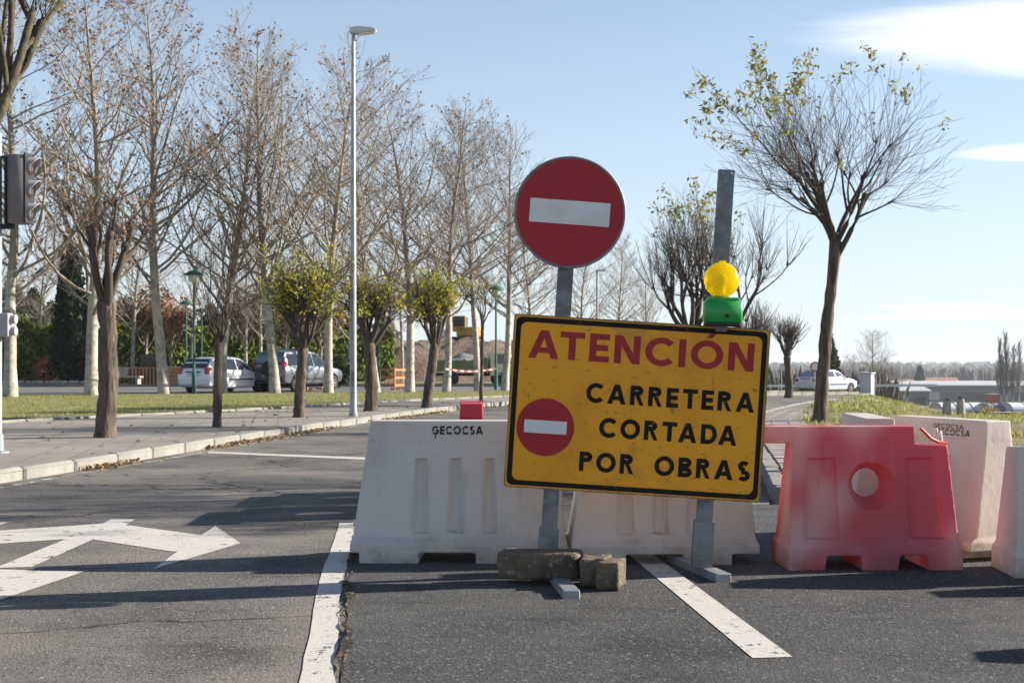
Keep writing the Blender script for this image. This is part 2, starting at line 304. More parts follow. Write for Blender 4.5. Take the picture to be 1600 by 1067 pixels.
M['green_plastic'] = mat('green_lamp_case', (.012, .30, .05), .38, [(20, (.01, .2, .035), .6, .7, .6)], spec=.5, coat=.15)
M['black_plastic'] = mat('black_plastic', (.02, .02, .022), .5)
M['black_rubber'] = mat('black_rubber', (.022, .021, .02), .85, [(8, (.07, .062, .055), .55, .7)])
M['tl_case'] = mat('grey_signal_case', (.2, .18, .175), .6, [(4, (.24, .21, .2), .5, .7)])
M['tl_lens'] = mat('dark_signal_lens', (.05, .03, .02), .2)
M['visor'] = mat('pale_signal_visor', (.36, .35, .37), .6)
M['pole_paint'] = mat('pale_pole_paint', (.25, .28, .29), .6, [(4, (.21, .235, .235), .5, .7)], metal=.1)
M['lamp_head'] = mat('street_lamp_head', (.55, .55, .55), .45)
M['lamp_glass'] = mat('street_lamp_glass', (.75, .76, .75), .2)
M['park_green'] = mat('green_lamp_paint', (.03, .11, .075), .5)
M['globe'] = mat('milky_globe', (.6, .62, .58), .35)
M['car_white'] = mat('white_car_paint', (.78, .79, .80), .3, coat=.6, spec=.5)
M['car_grey'] = mat('silver_grey_car_paint', (.16, .165, .18), .3, metal=.75, coat=.6)
M['car_silver'] = mat('silver_blue_car_paint', (.56, .59, .65), .3, metal=.25, coat=.6)
M['glass'] = mat('dark_window_glass', (.025, .03, .036), .05, spec=.9)
M['glass_blue'] = mat('reflecting_window_glass', (.05, .075, .12), .05, spec=1.0)
M['tail'] = mat('red_tail_light', (.5, .012, .02), .2, spec=.6)
M['headl'] = mat('clear_headlight', (.7, .72, .75), .1, spec=.8)
M['alloy'] = mat('wheel_alloy', (.5, .5, .52), .35, metal=.6)
M['plate'] = mat('number_plate', (.6, .6, .58), .5)
M['truck_green'] = mat('olive_truck_paint', (.14, .17, .05), .6, [(2, (.19, .19, .1), .45, .65)])
M['truck_yellow'] = mat('pale_truck_paint', (.62, .62, .36), .5)
M['gravel'] = mat('gravel', (.3, .29, .28), .95, [(14, (.16, .15, .15), .45, .6), (40, (.45, .44, .42), .55, .65)], bump=(18, 1, .08))
M['digger'] = mat('digger_paint', (.5, .3, .05), .6, [(2, (.25, .16, .06), .5, .65)])
M['wood'] = mat('crate_wood', (.42, .22, .11), .85, [(4, (.28, .15, .08), .42, .62, 1, (1, 1, .2))], bump=(18, .4, .01))
M['wood_dark'] = mat('dark_crate_wood', (.12, .085, .065), .9, [(4, (.07, .05, .04), .42, .62)])
M['orange'] = mat('orange_barrier_plastic', (.5, .2, .09), .6, [(3, (.55, .25, .13), .45, .7)], trans=.2)
M['banner'] = mat('white_banner', (.75, .75, .77), .6)
M['banner_blue'] = mat('blue_banner_print', (.05, .06, .25), .6)
M['cabinet'] = mat('cabinet_paint', (.45, .46, .49), .6, [(3, (.36, .37, .4), .5, .7)])
M['concrete'] = mat('rough_concrete', (.38, .35, .31), .92, [(4, (.25, .22, .2), .45, .65), (25, (.45, .42, .38), .55, .7)], bump=(20, .6, .03))
M['shed_roof'] = mat('shed_roof', (.42, .42, .42), .7, [(.1, (.45, .45, .45), .45, .65)])
M['shed_wall'] = mat('shed_wall', (.13, .125, .125), .8, [(.15, (.15, .145, .15), .45, .65)])
M['shed_dark'] = mat('shed_opening', (.05, .05, .055), .9)
M['tile'] = mat('roof_tile', (.33, .15, .1), .9, [(1, (.24, .11, .08), .45, .65)])
M['house_wall'] = mat('house_wall', (.6, .54, .47), .9)
M['red_shed'] = mat('red_container', (.4, .07, .05), .7)
M['poly'] = mat('greenhouse_film', (.66, .66, .65), .8, spec=.2)
M['grey_poly'] = mat('grey_film', (.2, .22, .24), .8)
M['rail'] = mat('guard_rail_steel', (.42, .44, .47), .5, metal=.3)
M['tape_red'] = mat('red_tape', (.6, .06, .05), .5, trans=.3)
M['tape_white'] = mat('white_tape', (.75, .72, .7), .5, trans=.3)
def amber_mat():
    m = mat('amber_lens', (.98, .74, .01), .12, spec=.6, trans=.4)
    t = m.node_tree; N = t.nodes; L = t.links; p = N['Principled BSDF']
    p.inputs['Transmission Weight'].default_value = .8; p.inputs['IOR'].default_value = 1.35; p.inputs['Roughness'].default_value = .1
    tc = N.new('ShaderNodeTexCoord'); wv = N.new('ShaderNodeTexWave'); wv.wave_type = 'RINGS'; wv.rings_direction = 'Y'; wv.inputs['Scale'].default_value = 32
    bn = N.new('ShaderNodeBump'); bn.inputs['Strength'].default_value = .22; bn.inputs['Distance'].default_value = .005
    L.new(tc.outputs['Object'], wv.inputs['Vector']); L.new(wv.outputs['Fac'], bn.inputs['Height']); L.new(bn.outputs[0], p.inputs['Normal'])
    return m
M['amber'] = amber_mat()

# ------------------------------------------------------------------ terrain and ground
def sstep(a, b, x): t = np.clip((x-a)/(b-a), 0, 1); return t*t*(3-2*t)
DY = [0, 42, 60, 77, 110, 140, 260, 450, 1000, 1600, 2600, 4200, 9000]
DZ = [0, 0, -.22, -.62, -1.5, -2.6, -7, -12.6, -13, -13, -9, 1.6, 1.7]
def H(x, y):
    x = np.asarray(x, float); y = np.asarray(y, float)
    r = x/np.maximum(y, 1)
    return sstep(.1, .19, r)*np.interp(y, DY, DZ)+sstep(.26, .345, r)*np.interp(y, [18, 40, 80, 150, 300, 450], [0, -.6, -1.2, -1.6, -1, 0])
ys = np.concatenate([np.arange(-30, 20, 5), np.arange(20, 160, 4), np.geomspace(160, 9000, 60)])
xs1 = np.concatenate([np.arange(0, 60, 3), np.geomspace(60, 6000, 50)]); xs = np.concatenate([-xs1[::-1][:-1], xs1])
XX, YY = np.meshgrid(xs, ys); ZZ = H(XX, YY)-.06
ZZ += np.where(YY > 1600, 6*np.sin(XX*.0021+1)*np.sin(YY*.0007)*sstep(1600, 4200, YY), 0)
nx, ny = len(xs), len(ys)
idx = np.arange(nx*ny).reshape(ny, nx)
Q = np.stack([idx[:-1, :-1], idx[:-1, 1:], idx[1:, 1:], idx[1:, :-1]], -1).reshape(-1, 4)
tag(link('ground', np_mesh('ground', np.stack([XX, YY, ZZ], -1).reshape(-1, 3), Q, M['field'], True)), kind='structure')

def spline(pts, n):
    """Catmull-Rom through 2-D points, n samples evenly along the length"""
    P = [np.array(p, float) for p in pts]; P = [2*P[0]-P[1]]+P+[2*P[-1]-P[-2]]; o = []
    for i in range(1, len(P)-2):
        for t in np.linspace(0, 1, 24, endpoint=False):
            a, b, c, d = P[i-1:i+3]; o.append(.5*((2*b)+(-a+c)*t+(2*a-5*b+4*c-d)*t*t+(-a+3*b-3*c+d)*t**3))
    o.append(P[-2]); o = np.array(o); s = np.concatenate([[0], np.cumsum(np.linalg.norm(np.diff(o, axis=0), axis=1))])
    q = np.linspace(0, s[-1], n); return np.stack([np.interp(q, s, o[:, 0]), np.interp(q, s, o[:, 1])], -1), s[-1]
def offset(p, d):
    t = np.gradient(p, axis=0); t /= np.linalg.norm(t, axis=1)[:, None]; return p+np.stack([-t[:, 1], t[:, 0]], -1)*d
def strip(name, a, b, z, m, cols=1, kind='structure', terr=True):
    n = len(a); V = []
    for k in range(cols+1):
        p = a+(b-a)*k/cols; zz = (H(p[:, 0], p[:, 1]) if terr else 0)+z; V.append(np.column_stack([p, np.broadcast_to(zz, n)]))
    V = np.concatenate(V); I = np.arange(n*(cols+1)).reshape(cols+1, n)
    Q = np.stack([I[:-1, :-1], I[1:, :-1], I[1:, 1:], I[:-1, 1:]], -1).reshape(-1, 4)
    me = np_mesh(name, V, Q, m)
    if len(me.polygons) and me.polygons[len(me.polygons)//2].normal.z < 0: me.flip_normals()
    return tag(link(name, me), kind=kind)
def flat_poly(mb, pts, z): mb.add([(p[0], p[1], z) for p in pts], [tuple(range(len(pts)))])

KL = [(-7.3, -8), (-6.3, 2), (-5.3, 9.8), (-4.97, 12.4), (-4.64, 14.3), (-4.2, 17.4), (-2.95, 25), (-1.57, 31.5), (0, 36.5), (3.4, 43), (8, 50), (15, 58), (26, 68), (44, 80), (75, 95)]
KR = [(2.2, 10.9), (2.55, 13), (3.5, 19), (4.6, 25), (6.4, 31), (9, 37.5), (13, 44), (19, 52), (28, 60), (44, 70), (75, 84)]
kl, LL = spline(KL, 140); kr, LR = spline(KR, 140)
# carriageway: one sheet under both lanes, the darker resurfaced part 4 mm above it
farL, _ = spline(KL[2:], 120); farR, _ = spline([(1.9, 9.8)]+KR, 120)
strip('road', farL, farR, 0.0, M['asphalt_old'], 6)
mb = MB(); flat_poly(mb, [(-7.4, -10), (14, -10), (14, 10.75), (1.9, 9.8), (-5.3, 9.8)], 0.0)
tag(mb.build('road', M['asphalt_old']), kind='structure')
def lx(y): return np.interp(y, [-10, 4.63, 6.89, 8.98, 30], [1.05, -.697, -.965, -1.15, -3.2])     # edge line of the closed lane
mb = MB(); yy = np.linspace(-9, 10.5, 60)
edge = [(lx(y)+.085+.012*math.sin(y*9)+.008*math.sin(y*23), y) for y in yy]
flat_poly(mb, edge+[(13.9, 10.6), (13.9, -9)], .004)
tag(mb.build('dark_road_surface', M['asphalt_new']), kind='structure')
yy = np.linspace(10.5, 20, 30); mb = MB()

# ------------------------------------------------------------------ road markings
def ground_poly(name, polys, m, z=.003):
    mb = MB()
    for i, p in enumerate(polys): flat_poly(mb, [G(*q) for q in p], z+i*.0006)
    return tag(mb.build(name, m), kind='structure')
def Z8(l): return [(a/2.6217, b/2.6217+660) for a, b in l]
ground_poly('road_marking', [Z8([(-160, 455), (0, 443), (420, 415), (455, 397), (553, 397), (515, 420), (825, 462), (882, 425), (985, 495), (625, 602), (725, 530), (690, 527), (380, 480), (130, 592), (-60, 598), (0, 588), (270, 478), (0, 497), (-160, 505)]),
                             Z8([(-200, 602), (0, 603), (345, 612), (0, 728), (-200, 800)]),
                             Z8([(-90, 424), (-40, 412), (48, 406), (0, 421)])], M['paint'])
yy = np.linspace(-8, 9.3, 90); rj = [rnd.uniform(-.012, .02) for _ in yy]
mb = MB(); le = [(lx(y)-.07+rnd.uniform(-.004, .004), y) for y in yy]; re = [(lx(y)+.062-max(0, q), y) for y, q in zip(yy, rj)]
for i in range(len(yy)-1): flat_poly(mb, [le[i], re[i], re[i+1], le[i+1]], .0035)
tag(mb.build('lane_edge_line', M['paint']), kind='structure')
mb = MB()
mb.add([(x, y, .007) for x, y in [(.94, 5.0), (1.1, 5.02), (.83, 8.0), (.68, 8.0)]], [(0, 1, 2, 3)])
tag(mb.build('lane_dash', M['paint']), kind='structure')
p0, p1 = G(325, 705.5), G(600, 716); q0, q1 = G(600, 719.5), G(325, 708)
mb = MB(); mb.add([(*p, .004) for p in (q1, q0, p1, p0)], [(0, 1, 2, 3)]); tag(mb.build('stop_line', M['paint']), kind='structure')
el, _ = spline([(-6.75, 0), (-5.0, 10.6), (-4.6, 13.2), (-4.25, 15.4), (-3.8, 18.5), (-2.72, 25), (-1.3, 31.5), (.3, 36.3), (3.7, 42.4)], 90)
strip('kerbside_line', offset(el, -.05), offset(el, .05), .005, M['paint_worn'], 1)
# crumbling seam along the lane line
mb = MB(); yy = np.linspace(-2, 12, 150)
for i in range(len(yy)-1):
    w0, w1 = [max(.004, .02+.022*math.sin(y*5.1)+.014*math.sin(y*17+1)) for y in yy[i:i+2]]
    x0, x1 = [lx(y)+.085+.016*math.sin(y*7.3)+.009*math.sin(y*21) for y in yy[i:i+2]]
    flat_poly(mb, [(x0-w0*.5, yy[i]), (x0+w0*.5, yy[i]), (x1+w1*.5, yy[i+1]), (x1-w1*.5, yy[i+1])], .014)
tag(mb.build('road_seam', M['crack']), kind='structure')
def cards(n, pos, size, rng, flat=0.0, aspect=1.6):
    """n small leaf quads: pos (n,3), size (n,)"""
    a = rng.normal(size=(n, 3)); a[:, 2] *= (1-flat); a /= np.linalg.norm(a, axis=1)[:, None]
    b = rng.normal(size=(n, 3)); b[:, 2] *= (1-flat); b -= a*(a*b).sum(1)[:, None]; b /= np.linalg.norm(b, axis=1)[:, None]
    a = a*(size*aspect/2)[:, None]; b = b*(size/2)[:, None]
    V = np.stack([pos-a, pos-b*1.0, pos+a, pos+b], 1).reshape(-1, 3); return V, np.arange(4*n).reshape(n, 4)
n = 320; yy_ = RNG.uniform(3.4, 10, n); xx_ = np.interp(yy_, [-10, 4.63, 6.89, 8.98, 30], [1.05, -.697, -.965, -1.15, -3.2])+.08+RNG.normal(0, .03, n)
Vc, Qc = cards(n, np.column_stack([xx_, yy_, RNG.uniform(.012, .017, n)]), RNG.uniform(.004, .016, n), RNG, .9)
tag(link('road_grit', np_mesh('road_grit', Vc, Qc, M['litter'])), 'brown grit and leaf crumbs in the seam beside the white lane line', 'debris', kind='stuff')

# ------------------------------------------------------------------ left pavement, kerbs, lawn
bk, LB = spline([(-13, 10), (-10.6, 17), (-9.1, 22.7), (-7.3, 26.5), (-5.6, 30), (-3.8, 34.5), (-.5, 41), (3, 47), (8, 54), (15, 62), (27, 72), (46, 85)], 140)
def even(p, step):
    s = np.concatenate([[0], np.cumsum(np.linalg.norm(np.diff(p, axis=0), axis=1))]); q = np.arange(step/2, s[-1], step)
    x = np.interp(q, s, p[:, 0]); y = np.interp(q, s, p[:, 1]); a = np.interp(q-step*.45, s, p[:, 0]), np.interp(q-step*.45, s, p[:, 1]); b = np.interp(q+step*.45, s, p[:, 0]), np.interp(q+step*.45, s, p[:, 1])
    return [(x[i], y[i], math.atan2(b[1][i]-a[1][i], b[0][i]-a[0][i])) for i in range(len(q))]
def kerb_row(name, p, step, w, h, z0, ymin, ymax, side):
    base = strip(name, offset(p, -.005*side), offset(p, side*(w-.01)), z0+h-.035, M['kerb_bed'], 1)
    meshes = [MB().box((0, side*w/2, h/2-.05), (step*.985, w, h+.1), ch=.012+.006*k).mesh('kerb_stone', M['kerb'], 35) for k in range(3)]
    for (x, y, a) in even(p, step):
        if ymin < y < ymax:
            o = link('kerb_stone', meshes[rnd.randrange(3)], base, (x, y, z0+float(H(x, y))+rnd.uniform(-.008, .004)), a+rnd.uniform(-.006, .006))
    return base
kerb_row('kerb', kl, 1.0, .15, .13, 0, 6, 60, 1)
strip('pavement', offset(kl, .14), bk, .115, M['pave'], 8)
kerb_row('lawn_edging', bk, 1.0, .12, .05, .115, 12, 60, 1)
far, _ = spline([(-40, 43.5), (-18, 44), (-10, 45.5), (0, 50), (8, 58), (16, 66), (28, 77), (46, 90)], 140)
bk2 = bk.copy(); strip('lawn', offset(bk, .1), far, .13, M['grass_bed'], 10)
mb = MB(); flat_poly(mb, [(-60, 10), (-13.1, 10), (-10.7, 17), (-9.2, 22.7), (-18, 43.9), (-40, 43.4), (-60, 43.4)], .128); tag(mb.build('lawn', M['grass_bed']), kind='structure')
mb = MB(); flat_poly(mb, [(-60, 43), (-10, 45), (2, 51), (8, 58), (2, 69), (-60, 66.5)], -.01); tag(mb.build('parking_road', M['asphalt_far']), kind='structure')
mb = MB(); flat_poly(mb, [(-60, 66), (3, 68.8), (6, 110), (-60, 110)], .1); tag(mb.build('far_lawn', M['grass_bed']), kind='structure')
mb = MB().prism([(-60, 65.85), (3, 68.65), (3, 68.85), (-60, 66.05)], -.05, .13); tag(mb.build('far_kerb', M['kerb']), kind='structure')

def inside(pts, poly):
    x, y = pts[:, 0], pts[:, 1]; c = np.zeros(len(pts), bool); j = len(poly)-1
    for i in range(len(poly)):
        xi, yi = poly[i]; xj, yj = poly[j]
        c ^= ((yi > y) != (yj > y)) & (x < (xj-xi)*(y-yi)/(yj-yi+1e-12)+xi); j = i
    return c
def blades(name, poly, n, h0, h1, m, zf, label, clump=.5):
    poly = [tuple(p) for p in poly]; a = np.array(poly); lo, hi = a.min(0), a.max(0)
    p = RNG.uniform(lo, hi, (n*3, 2)); p = p[inside(p, poly)][:n]; n = len(p)
    cl = .5+.5*np.sin(p[:, 0]*1.7+np.sin(p[:, 1]*1.1)*2)*np.sin(p[:, 1]*1.3+np.sin(p[:, 0]*.9)*2)
    h = RNG.uniform(h0, h1, n)*(1-clump+clump*2*cl); w = h*RNG.uniform(.12, .28, n)
    an = RNG.uniform(0, 6.28, n); z = zf(p[:, 0], p[:, 1]); ln = RNG.normal(0, .35, (n, 2))*h[:, None]
    d = np.stack([np.cos(an), np.sin(an)], -1)*w[:, None]
    V = np.stack([np.column_stack([p-d, z-.01]), np.column_stack([p+d, z-.01]), np.column_stack([p+ln, z+h])], 1).reshape(-1, 3)
    return tag(link(name, np_mesh(name, V, np.arange(3*n).reshape(n, 3), m)), label, 'grass', kind='stuff')
lawn_poly = list(map(tuple, offset(bk, .12)[:100:4]))+list(map(tuple, far[:110:4][::-1]))
blades('grass', lawn_poly, 90000, .02, .055, M['blade'], lambda x, y: H(x, y)+.13, 'short mown grass between the pavement and the pale tree trunks')

# fallen leaves and weeds along the left kerb
kp, _ = spline(KL[2:9], 400); n = 2600; ii = RNG.integers(60, 400, n); off = -np.abs(RNG.normal(0, .12, n))-.01
ko = offset(kp, 1.0)-kp; pos = kp[ii]+ko[ii]*off[:, None]; keep = (np.sin(ii*.11)+np.sin(ii*.047+1) > -.3); pos = pos[keep]; n = len(pos)
Vc, Qc = cards(n, np.column_stack([pos, RNG.uniform(.006, .045, n)]), RNG.uniform(.015, .05, n), RNG, .5)
tag(link('leaf_litter', np_mesh('leaf_litter', Vc, Qc, M['litter'])), 'dry brown leaves gathered in the gutter along the pale kerb', 'leaves', kind='stuff')
n = 420; pos = np.column_stack([RNG.uniform(-9, 0, n), RNG.uniform(13, 36, n)]); pos = pos[inside(pos, list(map(tuple, offset(kl, .2)[::3]))+list(map(tuple, bk[::-3])))]; n = len(pos)
Vc, Qc = cards(n, np.column_stack([pos, np.full(n, .123)]), RNG.uniform(.03, .08, n), RNG, .9)
tag(link('fallen_leaves', np_mesh('fallen_leaves', Vc, Qc, M['litter'])), 'scattered fallen leaves lying on the tiled pavement', 'leaves', kind='stuff')

# ------------------------------------------------------------------ right pavement and rough grass
gl, _ = spline([(3.2, 10.7), (3.6, 14), (4.3, 19), (5.0, 23.5), (6.5, 28.7), (10.2, 38), (14.5, 46), (21, 55), (31, 64.5), (48, 75)], 140)
kerb_row('kerb', kr, 1.0, .15, .13, 0, 9, 66, -1)
mb = MB(); cn = [(2.2+.15*k, 10.9-.0*k) for k in range(2)]
base = strip('pavement', offset(kr, -.14), gl, .1, M['joint'], 3)
pv = [MB().box((0, 0, 0), (.292, .192, .06), ch=.006).mesh('paver', M['paver']) for _ in range(1)][0]
krs, _ = spline(KR[:5], 200)
cnt = 0
for row in range(80):
    s = row*.2+.12; i = min(int(s/16.8*199), 198)
    t = krs[min(i+1, 199)]-krs[max(i-1, 0)]; a = math.atan2(t[1], t[0]); t = t/np.linalg.norm(t); nn_ = np.array([t[1], -t[0]])
    d0 = np.array(krs[0])+(krs[i]-krs[0])
    wid = np.interp(d0[1], [10.9, 23.5, 28], [1.0, 1.1, 1.5])
    for c in range(int(wid/.3)):
        if cnt >= 290: break
        p = d0+nn_*(.16+.15+c*.3+0)
        link('paver', pv, base, (p[0], p[1], .1+.018-.03+rnd.uniform(-.003, .003)+.015), a-math.pi/2+rnd.uniform(-.01, .01)); cnt += 1
# far part of the pavement: its tiles cannot be told apart
strip('pavement_far', offset(kr, -.15)[60:], gl[60:], .112, M['pave'], 3)
mb = MB(); mb.box((0, 0, 0), (1, 1, 1))
corner = [(2.2, 10.75), (14, 10.75)]; c2, _ = spline(corner, 14); kerb_row('kerb', c2, 1.0, .15, .13, 0, 5, 20, 1)
mound_poly = list(map(tuple, gl[:125:4]))+[(75, 75), (75, 44), (30, 22), (14, 10.95), (4, 10.95)]
def mound_h(x, y):
    x = np.asarray(x, float); y = np.asarray(y, float)
    r = np.exp(-(((x-11.2)/3.6)**2+((y-36)/7.5)**2))*.22+np.exp(-(((x-8.0)/2.0)**2+((y-29)/5)**2))*.12
    return H(x, y)+r+.05*np.sin(x*1.3+y*.4)*np.sin(y*.5)*np.clip((y-14)/10, 0, 1)
A = spline(gl[:128:8], 60)[0]
B = np.column_stack([np.linspace(14, 75, 60), np.linspace(10.95, 48, 60)])
V = []; K = 16
for k in range(K+1):
    p = A+(B-A)*(k/K)**1.4; e = min(1, k/2)
    V.append(np.column_stack([p, H(p[:, 0], p[:, 1])+.08+(mound_h(p[:, 0], p[:, 1])-H(p[:, 0], p[:, 1]))*e]))
V = np.concatenate(V); I = np.arange(60*(K+1)).reshape(K+1, 60); Q = np.stack([I[:-1, :-1], I[1:, :-1], I[1:, 1:], I[:-1, 1:]], -1).reshape(-1, 4)
me = np_mesh('rough_ground', V, Q, M['rough_bed'], True)
if me.polygons[100].normal.z < 0: me.flip_normals()
tag(link('rough_ground', me), kind='structure')
blades('rough_grass', [(4.9, 22.5), (6.6, 28.7), (10.4, 38), (14.5, 46), (40, 60), (40, 34), (20, 20), (6, 16)], 110000, .025, .075, M['blade_dry'], lambda x, y: mound_h(x, y)+.07, 'rough yellowing grass on the low mound around the dome-shaped tree', .8)
# dirt track crossing the mound
tr, _ = spline([(10.5, 40.5), (12, 38), (13.2, 34.5), (14.8, 31.5), (18.5, 28), (24, 25)], 40)
for o_, w_ in ((0, .28), (1.25, .34)):
    a_, b_ = offset(tr, o_-w_), offset(tr, o_+w_)
    V = np.concatenate([np.column_stack([q, mound_h(q[:, 0], q[:, 1])+.11]) for q in (a_, b_)]); I = np.arange(80).reshape(2, 40)
    tag(link('dirt_track', np_mesh('dirt_track', V, np.stack([I[0, :-1], I[0, 1:], I[1, 1:], I[1, :-1]], -1), M['earth'])), kind='structure')

# ------------------------------------------------------------------ lettering made of strokes
def arc(cx, cy, rx, ry, a0, a1, n=14): return [(cx+rx*math.cos(R(a0+(a1-a0)*i/n)), cy+ry*math.sin(R(a0+(a1-a0)*i/n))) for i in range(n+1)]
def glyph(ch, t):
    """list of ('r', polyline) ribbons or ('p', polygon); height 1; returns (items, width)"""
    h = t/2; rect = lambda x0, y0, x1, y1: ('p', [(x0, y0), (x1, y0), (x1, y1), (x0, y1)])
    if ch == 'A':
        w = .92; return [('p', [(0, 0), (t*1.08, 0), (w/2+t*.42, 1), (w/2-t*.56, 1)]), ('p', [(w-t*1.08, 0), (w, 0), (w/2+t*.56, 1), (w/2-t*.42, 1)]), rect(.22, .2, w-.22, .2+t*.9)], w
    if ch == 'T': return [rect(0, 1-t, .74, 1), rect(.37-h, 0, .37+h, 1-t*.5)], .74
    if ch == 'E': return [rect(0, 0, t, 1), rect(t*.5, 0, .6, t), rect(t*.5, .5-h, .56, .5+h), rect(t*.5, 1-t, .6, 1)], .6
    if ch == 'I': return [rect(0, 0, t, 1)], t
    if ch == 'N': return [rect(0, 0, t, 1), rect(.78-t, 0, .78, 1), ('p', [(t*.1, 1), (t*1.15, 1), (.78-t*.1, 0), (.78-t*1.15, 0)])], .78
    if ch == 'O': return [('r', arc(.49, .5, .49-h, .5-h+.01, 0, 360, 36))], .98
    if ch == 'Ó': return glyph('O', t)[0]+[('p', [(.44, 1.09), (.6, 1.09), (.76, 1.27), (.56, 1.27)])], .98
    if ch == 'C': return [('r', arc(.49, .5, .49-h, .5-h+.01, 42, 318, 28))], .86
    if ch == 'G': return [('r', arc(.49, .5, .49-h, .5-h+.01, 42, 345, 28)), rect(.52, .36, .92, .36+t)], .92
    if ch == 'D': return [rect(0, 0, t, 1), ('r', [(t*.5, 1-h), (.36, 1-h)]+arc(.36, .5, .44-h, .5-h, 85, -85, 18)+[(.36, h), (t*.5, h)])], .8
    if ch in 'PRB':
        it = [rect(0, 0, t, 1), ('r', [(t*.5, 1-h), (.36, 1-h)]+arc(.36, .74, .28-h, .26-h, 85, -85, 12)+[(.36, .48+h), (t*.5, .48+h)])]
        if ch == 'R': it.append(('p', [(.26, .5), (.46, .5), (.7, 0), (.49, 0)])); return it, .7
        if ch == 'B': it.append(('r', [(t*.5, .52-h), (.38, .52-h)]+arc(.38, .26, .3-h, .26-h, 85, -85, 12)+[(.38, h), (t*.5, h)])); return it, .68
        return it, .64
    if ch == 'S': return [('r', arc(.33, .74, .3-h, .27-h, 35, 250, 18)+arc(.33, .27, .32-h, .28-h, 95, -145, 20))], .66
    if ch == '0': return [('r', arc(.34, .5, .34-h, .5-h, 0, 360, 30))], .68
    return [], .45
def ribbon(pl, t):
    P = [Vector(p) for p in pl]; n = len(P); closed = (P[0]-P[-1]).length < 1e-6; L_, R_ = [], []
    for i in range(n):
        a = P[i-1] if i > 0 else (P[-2] if closed else P[0]); b = P[i+1] if i < n-1 else (P[1] if closed else P[-1])
        d1 = (P[i]-a); d2 = (b-P[i]); d1 = d1.normalized() if d1.length > 1e-9 else d2.normalized(); d2 = d2.normalized() if d2.length > 1e-9 else d1
        m = d1+d2; m = m.normalized() if m.length > 1e-6 else d1; nn = Vector((-m.y, m.x)); k = 1/max(.5, nn.dot(Vector((-d1.y, d1.x))))
        L_.append(P[i]+nn*t/2*k); R_.append(P[i]-nn*t/2*k)
    return [[tuple(L_[i]), tuple(R_[i]), tuple(R_[i+1]), tuple(L_[i+1])] for i in range(n-1)]
def write(txt, u0, u1, v0, cap, t, gap, place, mt, parent, Mx=None, stencil=False, name='letter'):
    """each character is a thin part of its own"""
    items = [(c, *glyph(c, t)) for c in txt]; kern = [-.13 if txt[k:k+2] in ('AT', 'TA', 'DA') else 0 for k in range(len(txt))]; tot = sum(i[2] for i in items)+gap*(len(items)-1)+sum(kern); sx = (u1-u0)/tot; x = 0
    for (c, it, w), kn in zip(items, kern):
        mb = MB(Mx)
        for k, (kind, p) in enumerate(it):
            polys = ribbon(p, t) if kind == 'r' else [p]
            if stencil and kind == 'r': polys = [q for j, q in enumerate(polys) if j not in (len(polys)//2, len(polys)//2+1)]
            for q in polys: mb.add([place(u0+(x+a)*sx, v0+b*cap, .0012+.00012*k) for a, b in q], [tuple(range(len(q)))])
        mb.build(name, mt, parent); x += w+gap+kn
# ------------------------------------------------------------------ the road-works sign
TH = R(3.65)
RX, RY, RZ = .677, 6.94, .916
sign = empty('roadworks_sign', (RX, RY, 0), 0, 'leaning yellow ATENCIÓN roadworks sign with red round no-entry disc on steel posts', 'road sign')
SM = Matrix.Translation((0, 0, RZ)) @ Matrix.Rotation(TH, 4, 'Y')       # panel frame: u right, v up, front faces -Y
def u_channel(mb, u, v0, v1, w, d, y0):
    t = .004
    mb.box((u, y0+t/2, (v0+v1)/2), (w, t, v1-v0)); mb.box((u-w/2+t/2, y0+t+d/2, (v0+v1)/2), (t, d, v1-v0)); mb.box((u+w/2-t/2, y0+t+d/2, (v0+v1)/2), (t, d, v1-v0)); mb.box((u, y0+d+t*1.5, (v0+v1)/2), (w-2*t-.001, t, v1-v0))
for u_, v0, v1 in ((-.432, -.888, 1.16), (.408, -.84, 1.322)):
    mb = MB(SM); u_channel(mb, u_, v0, v1, .085, .04, .012); mb.build('post', M['galv_dull'], sign)
    mb = MB(SM); u_channel(mb, u_, v0-.002, v0+(.21 if u_ < 0 else .25), .108, .06, .002); mb.build('post_sleeve', M['galv_dull'], sign)
bolt = MB().lathe([(.008, 0), (.008, .006), (.004, .008)], 8, Matrix.Rotation(R(90), 4, 'X')).mesh('bolt', M['galv'])
for du in (-.022, .022):
    q = SM @ Vector((.408+du, .012, 1.30)); o = link('bolt', bolt, sign, q)
for (x0, y0, x1, y1, h) in ((-.475, .22, -.385, -.66, .045), (.265, .55, .44, -.19, .05)):
    d = Vector((x1-x0, y1-y0, 0)); a = math.atan2(d.y, d.x)
    MB(Matrix.Translation(((x0+x1)/2, (y0+y1)/2, h/2)) @ Matrix.Rotation(a, 4, 'Z')).box((0, 0, 0), (d.length, .085, h), ch=.004).build('foot_bar', M['galv'], sign)
def rrect(w, h, r, n=6):
    o = []
    for cx, cy, a in ((w/2-r, h/2-r, 0), (-w/2+r, h/2-r, 90), (-w/2+r, -h/2+r, 180), (w/2-r, -h/2+r, 270)):
        o += [(cx+r*math.cos(R(a+90*i/n)), cy+r*math.sin(R(a+90*i/n))) for i in range(n+1)]
    return o
def ring(mb, o, i, y0, y1):
    n = len(o); vs = [(p[0], y0, p[1]) for p in o]+[(p[0], y0, p[1]) for p in i]+[(p[0], y1, p[1]) for p in o]+[(p[0], y1, p[1]) for p in i]; fs = []
    for k in range(n):
        j = (k+1) % n; fs += [(k, j, n+j, n+k), (2*n+k, 3*n+k, 3*n+j, 2*n+j), (k, 2*n+k, 2*n+j, j), (n+k, n+j, 3*n+j, 3*n+k)]
    mb.add(vs, fs)
PW, PH = 1.39, .938
panel = MB(SM).prism(rrect(PW-.012, PH-.012, .02), -.012, .006, 'y').build('sign_panel', M['yellow'], sign)
